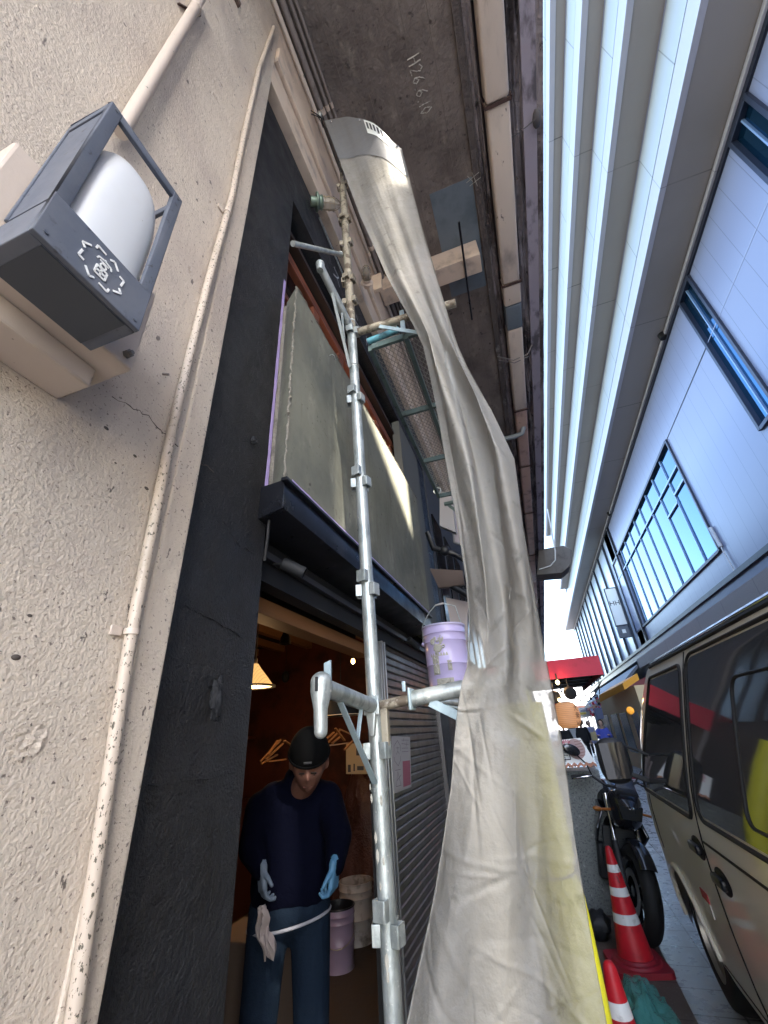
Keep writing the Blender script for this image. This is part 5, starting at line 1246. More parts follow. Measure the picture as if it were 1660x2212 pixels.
t = MB().box(-12, 16, 110, 112, 0, 9).build('end_building', simple('end_b', (.55, .56, .6), .8, layers=[('lines', 1.6, .25, 0, (0,), .5), ('lines', 2.6, .35, 2, (0,), .5)]), None); tag(t, 'pale low building closing the far end of the street', 'building')
# unseen blocks added behind the camera, shaped to let one slot of sun through
tb = MB(); d0 = 15
def shade_pt(Yp, Zp, d): return V(0, Yp, H+Zp)+SUN*d
U1 = V(SUN.y, -SUN.x, 0).normalized()*-1          # horizontal, roughly +Y side
# tall block covering Y' < 1.15, low block covering Z' < 2.45
eY = shade_pt(1.10, 3.1, 16); 
hx = V(-SUN.y, SUN.x, 0).normalized()
if hx.y < 0: hx = -hx
dn = V(SUN.x, SUN.y, 0).normalized()
base_p = V(eY.x, eY.y, 0)
def blk(u0, u1, z1, depth, nm, lab, m):
    P = [base_p+hx*u0, base_p+hx*u1, base_p+hx*u1+dn*depth, base_p+hx*u0+dn*depth]
    t = thing(nm, tuple(base_p+hx*((u0+u1)/2)), lab, 'building'); MB().prism([V(p.x, p.y, 0) for p in P], (0, 0, z1)).build('wall', m, t)
    mb = MB()
    for r_ in range(int(z1/3)):
        u = u0+.8
        while u < u1-1.2:
            a_ = base_p+hx*u-dn*.03; b_ = base_p+hx*(u+1.1)-dn*.03
            mb.prism([V(a_.x, a_.y, 1+r_*3), V(b_.x, b_.y, 1+r_*3), V(b_.x, b_.y, 2.4+r_*3), V(a_.x, a_.y, 2.4+r_*3)], dn*.05); u += 2.0
    mb.build('window', M['dark_glass'], t)
blk(-3.4, -.02, 21, 5, 'tall_sun_blocker', 'tall unseen block added behind the viewer to cut off the sun at one side', simple('blocker_wall', (.55, .53, .5), .8))
blk(0, 4.2, eY.z, 5, 'low_sun_blocker', 'low unseen block added behind the viewer to cut off the sun from below', simple('blocker_wall2', (.5, .5, .5), .8))

# ================================================================ red box awning, lantern, bulbs, stall
aw = thing('red_awning', (.2, 11, H+.75), 'red box awning of the stall reaching over the alley', 'awning')
r1 = at(1305, 1456.5, y=9); r0 = at(1293.5, 1415.6, y=9)
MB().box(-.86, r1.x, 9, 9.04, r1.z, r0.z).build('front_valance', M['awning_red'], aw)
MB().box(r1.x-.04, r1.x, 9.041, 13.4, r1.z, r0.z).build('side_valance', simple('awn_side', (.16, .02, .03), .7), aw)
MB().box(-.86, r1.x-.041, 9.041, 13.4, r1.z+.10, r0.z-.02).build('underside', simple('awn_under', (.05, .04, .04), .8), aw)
mb = MB(); [mb.box(-.85, r1.x-.05, 9.5+k*.9, 9.54+k*.9, r1.z+.06, r1.z+.098) for k in range(4)]; mb.build('rib', M['black_metal'], aw)
t = thing('red_curtain', (-.2, 9.5, H), 'red cloth side panel hanging under the red awning', 'curtain')
c = [at(1188, 1500, y=8.9), at(1205, 1500, y=8.9), at(1214, 1528, y=8.9), at(1194, 1560, y=8.9)]; MB().prism(c, (0, .03, 0)).build('cloth', M['awning_red'], t)
def bulb(px, py, y, lab, m=M['warm_bulb'], r=.035, e=0):
    c = at(px, py, y=y); t = thing('light_bulb', tuple(c), lab, 'light bulb'); MB().ball(c, (r, r, r*1.2), 14, 10).build('bulb', m, t)
    mb = MB(); mb.tube([c+V(0, 0, r), c+V(0, 0, r+.12)], r*.4, 8); mb.build('socket', M['black_matte'], t)
    if e: plamp(c+V(0, -.1, 0), e, .05)
bulb(1205, 1474, 8.9, 'bright bulb glowing just below the red awning front', r=.035, e=.6)
bulb(1215, 1501, 8.6, 'upper of two bright bulbs above the orange lantern', r=.03); bulb(1209, 1512, 8.6, 'lower of two bright bulbs above the orange lantern', r=.028)
for (px, py, lb) in [(1232, 1497, 'round black spotlight right of the bulbs under the red awning'), (1199, 1506, 'round black spotlight left of the bulbs above the lantern')]:
    c = at(px, py, y=8.7); t = thing('spotlight', tuple(c), lb, 'spotlight', 'black spotlights at the stall'); MB().lathe([(0, -.10), (.09, -.09), (.11, 0), (.10, .05), (.06, .06), (0, .06)], c, (.2, -1, -.3), 20).build('housing', M['black_matte'], t); MB().tube([c, c+V(0, .1, .25)], .012, 8).build('arm', M['black_matte'], t)
lc = at(1226, 1545, y=8.3)
ln = thing('paper_lantern', tuple(lc-V(0, 0, .2)), 'round orange paper lantern hanging under the red awning', 'lantern')
pr = []
for k in range(41):
    t_ = k/40; zz = -.19+.38*t_; rr_ = .205*math.sqrt(max(0, 1-(abs(zz)/.225)**2.6)); rr_ -= .004*(k % 2); pr.append((max(rr_, .02), zz))
MB().lathe(pr, lc, (0, 0, 1), 40).build('paper', M['lantern'], ln, smooth=30)
mb = MB(); mb.lathe([(.09, .17), (.095, .20), (.07, .205)], lc, (0, 0, 1), 24); mb.lathe([(.08, -.17), (.085, -.20), (.06, -.2)], lc, (0, 0, 1), 24); mb.tube([lc+V(0, 0, .2), lc+V(0, 0, .5)], .004, 6); mb.build('cap_ring', M['black_matte'], ln)
mb = MB()
for zz in (.09, -.02, -.12):
    r_ = .205*math.sqrt(1-(abs(zz)/.225)**2.6)+.002; a_ = -.75
    text(mb, {.09: '大', -.02: '衆', -.12: '酒'}[zz], .10, basis(lc+V(r_*math.cos(a_), r_*math.sin(a_), zz), (-math.sin(a_), math.cos(a_), 0), (0, 0, 1)))
mb.build('lettering', M['ink'], ln, smooth=0)
# wires in the street
t = thing('street_wires', tuple(at(1280, 1500, y=16)), 'sagging dark cables strung across the street above the shoppers', 'wire')
mb = MB()
def sag(a_, b_, y_, s_, r=.015):
    P = []
    for k in range(13):
        v = k/12; P.append(at(a_[0]+(b_[0]-a_[0])*v, a_[1]+(b_[1]-a_[1])*v+s_*4*v*(1-v), y=y_))
    mb.tube(P, r, 5)
sag((1240, 1500), (1295, 1480), 14, 12); sag((1250, 1510), (1300, 1470), 15, 22); sag((1232, 1505), (1290, 1500), 18, 10); sag((1292, 1455), (1296, 1500), 14, -4)
mb.build('cable', M['black_matte'], t)
# hanging decorations, far street: little bunting flags
t = thing('bunting', tuple(at(1275, 1530, y=20)), 'strings of small coloured flags hanging along the distant right side shops', 'bunting')
for mname, off in (('dark_cloth', 0), ('awning_red', 3), ('lavender_cloth', 5)):
    for k in range(16):
        mb = MB()
        px = 1272+rnd.random()*22; py = 1500+rnd.random()*45; y_ = 19+rnd.random()*6; s_ = .04+.05*rnd.random(); c = at(px, py, y=y_)
        mb.prism([c, c+V(s_, 0, 0), c+V(s_, 0, -s_*1.3), c+V(0, 0, -s_*1.1)], (0, .01, 0)); mb.build('flag', M[mname], t)
t = panel_q('street_banner', [at(1284, 1530, y=19), at(1300, 1528, y=19), at(1306, 1552, y=19), at(1289, 1556, y=19)], (0, .04, 0), simple('banner', (.10, .12, .22), .7), 'dark blue banner hanging above the woman in blue', 'banner')

# stall counter with menu board
st = thing('stall_counter', (.05, 5.6, 0), 'speckled grey green stall counter left of the motorcycle', 'counter')
ct = at(1215, 1668, y=5.3)
MB().box(-.80, .42, 5.35, 5.8, .005, ct.z).build('front', M['granite'], st, bevel=.01)
mnb = thing('menu_board', tuple(at(1240, 1650, y=5.3)), 'white menu board with red lettering and a lantern drawing above the stall counter', 'sign')
mq = [at(1180, 1602, y=5.25), at(1254, 1594, y=5.25), at(1288, 1648, y=5.15), at(1196, 1652, y=5.15)]
MB().prism(mq, (0, .02, .0)).build('board', M['sign_white'], mnb)
def mP(u, v): return mq[3].lerp(mq[2], u).lerp(mq[0].lerp(mq[1], u), v)+V(0, -.006, 0)
mb = MB(); xa = (mq[2]-mq[3]).normalized(); ya = (mq[0]-mq[3]); ya = (ya-xa*ya.dot(xa)).normalized()
for k, chh in enumerate('衆食堂'): text(mb, chh, .085, basis(mP(.24+.15*k, .80), xa, ya))
mb.build('red_lettering', M['red_ink'], mnb, smooth=0)
mb = MB(); text(mb, '王', .075, basis(mP(.36, .44), xa, ya)); c = mP(.36, .44)
for (a_, b_) in [((-1, -1), (1, -1)), ((1, -1), (1, 1)), ((1, 1), (-1, 1)), ((-1, 1), (-1, -1))]: mb.bar(c+xa*.05*a_[0]+ya*.06*a_[1], c+xa*.05*b_[0]+ya*.06*b_[1], .008, .003, (0, 1, 0))
text(mb, '伊', .07, basis(mP(.27, .14), xa, ya)); mb.build('black_lettering', M['ink'], mnb, smooth=0)
mb = MB(); c = mP(.72, .58); mb.add([c+xa*.085*math.cos(k*math.pi/10)+ya*.10*math.sin(k*math.pi/10) for k in range(20)], [tuple(range(20))]); mb.build('lantern_drawing', simple('draw', (.40, .27, .25), .7), mnb, smooth=0)
mb = MB(); c = c+V(0, -.003, 0)
for k in range(6): mb.bar(c+xa*(-.0)+ya*(-.07+.028*k), c+xa*.07+ya*(-.06+.028*k), .006, .002, (0, 1, 0))
mb.build('drawing_lines', M['brown_ink'], mnb, smooth=0)
zg = MB(); P = []
for k in range(15): P.append(mq[3].lerp(mq[2], k/14)+V(0, -.012, -.012 if k % 2 else -.035))
zv = []
for k in range(14): zg.prism([P[k], P[k+1], P[k+1]+V(0, 0, .025), P[k]+V(0, 0, .025)], (0, .012, 0))
zg.build('zigzag_trim', simple('zig', (.55, .25, .16), .6), mnb, smooth=0)
t = thing('bundled_poles', tuple(at(1290, 1700, y=5.6)), 'bundle of rolled sticks leaning right of the menu board', 'poles')
mb = MB()
for (a_, b_) in [((1255, 1600), (1312, 1728)), ((1262, 1608), (1318, 1735)), ((1252, 1612), (1305, 1722)), ((1270, 1640), (1322, 1740))]: mb.tube([at(*a_, y=5.9), at(*b_, y=5.5)], .012, 8)
mb.build('pole', simple('stick', (.22, .17, .15), .6), t)
# black clad shoppers etc. hidden group heads on the left
# ================================================================ far people
def walker(px_head, py_head, y, hgt, fwd, top, bottom, hairm, label, pose=0, top_m=None):
    p = at(px_head, py_head, y=y); b = V(p.x, y, 0)
    f = Vector(fwd).normalized(); r = V(f.y, -f.x, 0); s = hgt/1.6
    t = thing('person', tuple(b), label, 'person')
    body = MB(); hd = b+V(0, 0, 1.48*s); headshape(body, hd, f, V(0, 0, 1), .115*s)
    capsule(body, b+V(0, 0, 1.28*s), hd, .05*s, .05*s)
    shd = b+V(0, 0, 1.27*s); hp = b+V(0, 0, .85*s); cl_ = MB(); tr_ = MB()
    capsule(body, shd-V(0, 0, .1*s), hp, .070*s, .085*s)
    for k in (-1, 1):
        S_ = shd+r*.16*s*k; E_ = S_+V(0, 0, -.24*s)+r*.08*s*k+f*.02; W_ = E_+(V(0, 0, .06*s)+f*.2*s-r*.05*s*k if pose else V(0, 0, -.22*s)+f*.06*s)
        capsule(body, S_, E_, .042*s, .036*s); capsule(body, E_, W_, .034*s, .026*s); capsule(cl_, S_, E_, .062*s, .056*s); capsule(cl_, E_, E_.lerp(W_, .85), .055*s, .045*s)
        hand(body, W_, (W_-E_), V(0, 0, -1), k, s*.95, .5)
        K_ = hp+r*.10*s*k+V(0, 0, -.42*s)+f*(.06*s*k); A_ = V(K_.x, K_.y, .07*s)-f*.04*s*k
        capsule(body, hp+r*.08*s*k, K_, .08*s, .055*s); capsule(body, K_, A_, .052*s, .036*s); capsule(body, A_, A_+f*.14*s-V(0, 0, .02), .036*s, .03*s)
        capsule(tr_, hp+r*.08*s*k, K_, .095*s, .07*s); capsule(tr_, K_, A_+V(0, 0, .04), .07*s, .055*s)
    for k in (-1, 0, 1): capsule(cl_, shd+r*.08*s*k-V(0, 0, .04*s), hp+r*.09*s*k-V(0, 0, (.22 if pose else .05)*s), .085*s, .115*s)
    body.build('body', M['skin_light'], t, remesh=.011, smth=1, smooth=180); cl_.build('coat', top, t, remesh=.016, smth=3, smooth=180); tr_.build('trousers', bottom, t, remesh=.016, smth=2, smooth=180)
    hm = MB(); hm.ball(hd+V(0, 0, .015*s)-f*.03*s, (.108*s, .10*s, .135*s), 20, 14, lambda q: q if q.dot(f) < .55 or q.z > .5 else q*.8); hm.build('hair', hairm, t)
    return t
t = walker(1297, 1561, 19, 1.58, (-.1, -1, 0), M['blue_cloth'], M['blue_cloth'], M['hair'], 'woman with dark bobbed hair in a long blue coat walking towards the viewer', 1)
walker(1272, 1566, 27, 1.58, (-.05, -1, 0), M['lavender_cloth'], M['dark_cloth'], M['hair'], 'shopper in lavender top and black trousers left of the woman in blue', 1)
walker(1256, 1571, 22, 1.65, (0, 1, 0), M['dark_cloth'], M['dark_cloth'], M['hair'], 'person in black seen right below the orange lantern')
walker(1219, 1580, 20, 1.60, (0, 1, 0), M['dark_cloth'], M['dark_cloth'], M['hair'], 'person in black seen at the left below the orange lantern')
walker(1236, 1576, 30, 1.60, (0, -1, 0), simple('white_shirt', (.6, .6, .6), .8), M['dark_cloth'], M['hair'], 'person in a white top between the two people in black')
t = thing('tote_bag', tuple(at(1283, 1592, y=18.8)), 'khaki tote bag hanging at the hip of the woman in blue', 'bag')
c = at(1283, 1588, y=18.8); MB().box(c.x-.10, c.x+.10, 18.75, 18.85, c.z-.18, c.z+.1).build('bag', M['khaki_bag'], t, bevel=.03); mb = MB(); mb.tube([c+V(-.06, 0, .1), c+V(0, 0, .35), c+V(.06, 0, .1)], .01, 6); mb.build('strap', M['khaki_bag'], t)

# ================================================================ traffic cones
def cone(c, label, rot=0):
    t = thing('traffic_cone', tuple(c), label, 'traffic cone', 'traffic cones')
    c = Vector(c)
    def seg_(z0, z1, m, nm):
        r = lambda z: .118-(.118-.026)*(z-.06)/(.66-.06)
        pr = [(r(z0), z0)]+[(r(z0+(z1-z0)*k/4), z0+(z1-z0)*k/4) for k in range(1, 5)]
        if z1 > .65: pr += [(.022, .672), (.014, .682), (0, .685)]
        MB().lathe(pr, c, (0, 0, 1), 40).build(nm, m, t, smooth=50)
    bands = [(.06, .245, 'cone_red', 'body'), (.245, .30, 'reflector', 'band'), (.30, .395, 'cone_red', 'body'), (.395, .445, 'reflector', 'band'), (.445, .53, 'cone_red', 'body'), (.53, .575, 'reflector', 'band'), (.575, .66, 'cone_red', 'body')]
    for a_, b_, m, n_ in bands: seg_(a_, b_, M[m], n_)
    mb = MB(); R_ = Matrix.Rotation(rot, 4, 'Z'); q = .185
    P = []
    for k in range(4):
        for j in range(5):
            a_ = math.pi/2*k+math.pi/8*j; cx, cy = [(1, 1), (-1, 1), (-1, -1), (1, -1)][k]
            P.append((cx*(q-.04)+.04*math.cos(a_), cy*(q-.04)+.04*math.sin(a_)))
    vv = [c+R_ @ V(x, y, 0.005) for x, y in P]; mb.prism(vv, (0, 0, .032))
    mb.lathe([(.165, .037), (.155, .05), (.135, .052), (.128, .066), (.116, .068)], c, (0, 0, 1), 40); mb.build('base', M['cone_base'], t, smooth=40)
    return t
cb_ = at(1380, 2091, z=0); cone((cb_.x, cb_.y, 0), 'red and white striped cone standing in front of the motorcycle wheel', .2)
ct_ = at(1316, 2085, z=.67); cn2 = cone((ct_.x, ct_.y, 0), 'nearer red and white cone at the bottom edge beside the yellow padding', .5)
# thick top band variant on the near cone is the same make; green plastic
q = at(1388, 2165, z=.05)
cloth_heap('plastic_sheet', 'crumpled shiny green plastic sheet on the paving behind the near cone', 'plastic sheet', (q.x, q.y-.25, .006), .14, .42, .13, M['green_plastic'], 4, 50, 30)
t = thing('black_bag', tuple(at(1290, 2030, z=0)), 'small black bag lying on the brown paving left of the cone', 'bag')
q = at(1302, 2040, z=0); mb = MB(); mb.ball(V(q.x, q.y+.1, .09), (.1, .12, .09), 20, 14, lambda p: p*(1+.3*noise.noise(p*2))); mb.build('bag', M['bike_matte'], t)

# ================================================================ motorcycle
mc = thing('motorcycle', (.36, 5.4, 0), 'black naked motorcycle leaning on its side stand, front towards the viewer', 'motorcycle')
T = Matrix.Translation((.345, 4.86, 0)) @ Matrix.Rotation(math.radians(11), 4, 'Y') @ Matrix.Rotation(math.radians(4), 4, 'Z')
def mcb(mb, nm, m, parent=mc, **k): return mb.xf(T).build(nm, m, parent, **k)
def wheel(cy, z, R_, w_, tw):
    th = MB(); n = 48; pr = []
    for k in range(17):
        a_ = math.pi*(k/16)-math.pi/2
        pr.append((R_-.06+.06*math.cos(a_), w_/2*math.sin(a_)))
    Rt_ = (ST if tw else Matrix()) @ Matrix.Translation((0, cy, z))
    mb = MB(); mb.lathe([(R_-.095, -w_*.36)]+pr+[(R_-.095, w_*.36)], (0, 0, 0), (1, 0, 0), n); mb.xf(Rt_)
    ty = mcb(mb, 'tyre', M['tyre'], smooth=50)
    mb = MB(); mb.lathe([(R_-.10, -w_*.36), (R_-.085, -w_*.40), (R_-.12, -w_*.30), (R_-.125, 0), (R_-.12, w_*.30), (R_-.085, w_*.4), (R_-.10, w_*.36)], (0, 0, 0), (1, 0, 0), n)
    for k in range(5):
        a_ = 2*math.pi*k/5
        for s_ in (-.12, .12): mb.bar(V(0, .03*math.cos(a_), .03*math.sin(a_)), V(0, (R_-.12)*math.cos(a_+s_), (R_-.12)*math.sin(a_+s_)), .022, .03, (1, 0, 0))
    mb.lathe([(0, -.05), (.035, -.05), (.035, .05), (0, .05)], (0, 0, 0), (1, 0, 0), 20); mb.xf(Rt_); mcb(mb, 'rim', M['bike_black'], ty)
    mb = MB()
    for s_ in (-1, 1): mb.lathe([(.10, .05*s_), (.15, .05*s_), (.15, .055*s_), (.10, .055*s_), (.10, .05*s_)], (0, 0, 0), (1, 0, 0), 36)
    mb.xf(Rt_); mcb(mb, 'brake_disc', simple('disc', (.35, .35, .36), .3, metal=.9), ty)
st_ = .12
ST = Matrix.Translation((0, .36, .9)) @ Matrix.Rotation(st_, 4, 'Z') @ Matrix.Translation((0, -.36, -.9))
def sx(mb): return mb.xf(ST)
wheel(0, .31, .315, .135, 1); wheel(1.40, .31, .31, .17, 0)
for s_ in (-1, 1):
    mb = MB(); mb.tube([V(.10*s_, .0, .30), V(.10*s_, .17, .60)], .028, 16); mcb(sx(mb), 'fork_slider', M['bike_matte'])
    mb = MB(); mb.tube([V(.10*s_, .165, .59), V(.10*s_, .33, .93)], .021, 16); mcb(sx(mb), 'fork_tube', M['chrome'])
mb = MB(); mb.grid(lambda u, v: V(.062*math.sin((u-.5)*2.6), -(.325+.03*math.cos((u-.5)*2.6))*math.cos(math.radians(38+70*v))*1.0, .31+(.325+.03*math.cos((u-.5)*2.6))*math.sin(math.radians(38+70*v))), 12, 20); mcb(sx(mb), 'front_fender', M['bike_black'], solid=.005, smooth=50)
# headlight cowl: angular
cw = MB()
def cowl(u, v):
    a_ = 2*math.pi*u; r = [0.0, .55, .9, 1.0, .8][min(4, int(v*4))]
    rr_ = math.sin(math.pi*min(1, v*.62+.08))
    x = .135*math.copysign(abs(math.cos(a_))**.7, math.cos(a_))*rr_; z = .15*math.copysign(abs(math.sin(a_))**.8, math.sin(a_))*rr_
    return V(x*(1+.25*max(0, z/.15)), -.02+.24*v+.10*max(0, z), .86+z-.02*v)
cw.grid(cowl, 28, 12); mcb(sx(cw), 'headlight_cowl', M['bike_black'], smooth=35)
mb = MB(); mb.prism([V(-.075, -.025, .80), V(.075, -.025, .80), V(.10, -.012, .90), V(0, -.020, .875), V(-.10, -.012, .90)], (0, .04, 0)); mcb(sx(mb), 'headlight', simple('headlamp', (.02, .022, .026), .12, coat=1))
mb = MB(); mb.prism([V(-.10, .03, .97), V(.10, .03, .97), V(.07, .10, 1.09), V(-.07, .10, 1.09)], (0, .015, 0)); mcb(sx(mb), 'screen', M['bike_black'], bevel=.005)
mb = MB(); mb.tube([V(-.36, .40, 1.02), V(-.20, .36, 1.06), V(-.09, .33, 1.0), V(.09, .33, 1.0), V(.20, .36, 1.06), V(.36, .40, 1.02)], .012, 12); hb = mcb(sx(mb), 'handlebar', M['bike_matte'])
for s_ in (-1, 1):
    mb = MB(); mb.tube([V(.25*s_, .375, 1.047), V(.38*s_, .405, 1.015)], .018, 14); mcb(sx(mb), 'grip', M['rubber'], hb)
    mb = MB(); mb.tube([V(.21*s_, .33, 1.06), V(.30*s_, .32, 1.04), V(.37*s_, .35, 1.01)], .006, 8); mcb(sx(mb), 'lever', M['chrome'], hb)
    mb = MB(); mb.tube([V(.20*s_, .36, 1.07), V(.25*s_, .34, 1.16), V(.33*s_, .33, 1.22)], .006, 8); 
    mb.ball(V(.38*s_, .34, 1.26), (.085, .016, .05), 20, 12, lambda p: V(p.x, p.y, p.z+.25*p.x*s_)); mcb(sx(mb), 'mirror', M['bike_black'])
    mb = MB(); mb.tube([V(.12*s_, .12, .84), V(.22*s_, .10, .83)], .01, 8); mb.ball(V(.245*s_, .10, .83), (.04, .022, .02), 14, 8); mcb(sx(mb), 'indicator', simple('indicator', (.35, .12, .02), .3))
tk = MB(); 
def tankf(p): return V(p.x*(1-.25*max(0, p.y)), p.y, p.z*(1-.2*abs(p.y)))
tk.ball(V(0, .68, .86), (.175, .30, .17), 28, 18, tankf); mcb(tk, 'tank', M['bike_black'], smooth=50)
for s_ in (-1, 1):
    mb = MB(); mb.prism([V(.16*s_, .26, .80), V(.22*s_, .20, .66), V(.20*s_, .42, .52), V(.17*s_, .62, .70), V(.16*s_, .50, .86)], (-.03*s_, 0, 0)); mcb(mb, 'side_shroud', M['bike_black'], bevel=.012)
mb = MB(); mb.box(-.15, .15, .28, .33, .38, .68); mcb(mb, 'radiator', simple('radiator', (.03, .03, .03), .5, layers=[('lines', .012, .002, 2, (0,), .6)]), bevel=.01)
mb = MB(); mb.box(-.18, .18, .40, .85, .25, .52); mb.tube([V(0, .38, .45), V(0, .62, .72)], .12, 20); mb.tube([V(-.21, .72, .36), V(.21, .72, .36)], .11, 24); mcb(mb, 'engine', M['bike_matte'], bevel=.02)
mb = MB()
for k in (-1, 0, 1): mb.tube([V(.06*k, .36, .55), V(.08*k, .30, .40), V(.07*k, .36, .25), V(.05*k, .6, .20), V(.1, .9, .22)], .02, 10)
mb.tube([V(.1, .9, .22), V(.19, 1.05, .32), V(.21, 1.35, .45)], [.03, .05, .055], 16); mcb(mb, 'exhaust', simple('exhaust', (.12, .11, .10), .3, metal=.9))
mb = MB(); mb.tube([V(0, .33, .92), V(.12, .6, .74), V(.14, .95, .50)], .025, 10); mb.tube([V(0, .33, .92), V(-.12, .6, .74), V(-.14, .95, .50)], .025, 10); mb.bar(V(.10, .95, .45), V(.10, 1.40, .31), .03, .06); mb.bar(V(-.10, .95, .45), V(-.10, 1.40, .31), .03, .06); mb.bar(V(0, .9, .62), V(0, 1.45, .82), .12, .05); mb.tube([V(-.08, .33, .90), V(.08, .33, .90)], .04, 12); mcb(mb, 'frame', M['bike_matte'])
mb = MB(); mb.ball(V(0, 1.12, .83), (.13, .32, .06), 20, 12, lambda p: V(p.x, p.y, p.z+.5*p.y)); mcb(mb, 'seat', M['rubber'])
mb = MB(); mb.prism([V(-.05, 1.40, .86), V(.05, 1.40, .86), V(.07, 1.62, .62), V(-.07, 1.62, .62)], (0, .01, .02)); mcb(mb, 'tail', M['bike_black'])
mb = MB(); mb.tube([V(.12, .80, .25), V(.30, .86, -.02+.03)], .012, 8); mcb(mb, 'side_stand', M['bike_matte'])
t = thing('red_taillight_box', tuple(at(1278, 1740, y=5.9)), 'dark red box behind the motorcycle handlebar', 'box')
c = at(1280, 1742, y=5.7); MB().box(c.x-.10, c.x+.08, 5.82, 6.0, c.z-.13, c.z+.10).build('box', simple('rust_box', (.12, .03, .02), .4), t, bevel=.02)

# ================================================================ van
vn = thing('van', (1.5, 2.6, 0), 'grey green metallic van parked close on the right, seen along its left side', 'van')
VY0, VY1 = .1, 4.95; VC = 1.55
sidep = [(.24, .690), (.30, .668), (.45, .645), (.62, .632), (.80, .628), (.95, .632), (1.06, .642), (1.14, .655), (1.20, .668), (1.40, .722), (1.60, .782), (1.80, .845), (1.88, .878), (1.93, .915), (1.965, .96), (1.985, 1.03), (2.0, 1.15), (2.01, 1.35), (2.012, VC)]
def sx_at(z):
    for (za_, xa_), (zb_, xb_) in zip(sidep[:-1], sidep[1:]):
        if za_ <= z <= zb_: return xa_+(xb_-xa_)*(z-za_)/(zb_-za_)
    return sidep[-1][1]
def front_in(y, z):     # pull-in near the nose: windscreen leans back above the belt
    lim = VY1-.03 if z < .9 else VY1-.10-(z-.9)*.78
    return lim
def vx(x, y, z):
    e = max(0, (y-(VY1-.75))/.75); e2 = e**2.6*.26
    return x+(VC-x)*e2*(1 if z < 1.15 else 1)
def vpoint(y, z, off=0): return V(vx(sx_at(z), y, z)-off, y, z)
vb = MB(); ys_ = [VY0+(VY1-VY0)*k/80 for k in range(81)]
fullp = sidep+[(z, 2*VC-x) for z, x in reversed(sidep[:-1])]
vs = []; m_ = len(fullp)
arches = [(1.35, .335), (3.98, .335)]
def vyz(y, z): return min(y, front_in(y, z))
rows_ = []
for y in ys_:
    row = []
    for z, x in fullp:
        yy_ = y if y < VY1-.9 else VY1-.9+(y-(VY1-.9))*((front_in(y, z)-(VY1-.9))/.9)
        zz = z
        xs_ = x if x <= VC else 2*VC-x
        xx = vx(xs_, yy_, z); 
        for ay, ar in arches:
            dd = ar**2-(yy_-ay)**2
            if dd > 0 and z < .34+math.sqrt(dd) and z < .5:
                zz = max(zz, min(.34+math.sqrt(dd), .80) if z <= .25 else zz)
        row.append(V(xx if x <= VC else 2*VC-xx, yy_, zz))
    rows_.append(row)
for r_ in rows_: vs += r_
fc = [(j*m_+i, j*m_+i+1, (j+1)*m_+i+1, (j+1)*m_+i) for j in range(len(rows_)-1) for i in range(m_-1)]
# open wheel arches on the left side
def inarch(q): return any((q.y-ay)**2+(q.z-.33)**2 < ar**2 for ay, ar in arches)
fc2 = [f_ for f_ in fc if not inarch(sum((vs[i] for i in f_), V(0, 0, 0))/4)]
fc2.append(tuple(range(m_))); fc2.append(tuple((len(rows_)-1)*m_+i for i in range(m_)))
vb.add(vs, fc2); vb.build('body', M['van_paint'], vn, smooth=35)
MB().box(.80, 2.3, VY0+.1, VY1-.2, .22, .9).build('underbody', M['rubber'], vn)
mb = MB()
for ay, ar in arches:
    P = [V(sx_at(.33+ar*math.sin(a_))-.006 if .33+ar*math.sin(a_) > .25 else .67, ay+ar*math.cos(a_), .33+ar*math.sin(a_)) for a_ in [math.pi*k/20 for k in range(0, 21)]]
    mb = MB(); mb.tube(P, .014, 8); mb.build('arch_lip', M['van_paint'], vn)
for ay, ar in arches:
    mb = MB(); n = 48; pr = [(.20, -.09), (.26, -.095), (.30, -.085), (.315, -.06), (.32, 0), (.315, .06), (.30, .085), (.26, .095), (.20, .09)]
    mb.lathe(pr, (.775, ay, .325), (1, 0, 0), n); wh = mb.build('wheel', M['tyre'], vn, smooth=50)
    mb = MB(); mb.lathe([(.21, -.085), (.205, -.06), (.12, -.05), (.07, -.07), (.0, -.07)], (.775, ay, .325), (1, 0, 0), n); mb.build('rim', simple('van_rim', (.35, .36, .37), .35, metal=.8), wh)
def vglass(y0, y1, z0, z1, nm, off=.004, m=M['van_glass'], rake=0, r0=.05, bottom=None):
    mb = MB()
    def fn(u, v):
        y = y0+(y1-y0)*u; zlo = z0 if bottom is None else z0+bottom(u); z = zlo+(z1-zlo)*v
        # rounded corners
        cy = min(u, 1-u)*(y1-y0); cz = min(v, 1-v)*(z1-z0)
        if cy < r0 and cz < r0:
            dx_, dz_ = r0-cy, r0-cz; L_ = math.hypot(dx_, dz_)
            if L_ > r0:
                k = r0/L_; y += (dx_-dx_*k)*(1 if u < .5 else -1); z += (dz_-dz_*k)*(1 if v < .5 else -1)
        if rake and u > .5: y -= rake*(v)*((u-.5)*2)
        return vpoint(y, z, off)
    mb.grid(fn, 44, 26); return mb.build(nm, m, vn, smooth=60)
vglass(1.62, 2.94, 1.10, 1.835, 'side_window', r0=.07)
vglass(3.10, 4.34, 1.08, 1.80, 'door_window', rake=.42, r0=.05)
vglass(.35, 1.50, 1.12, 1.835, 'side_window', r0=.07)
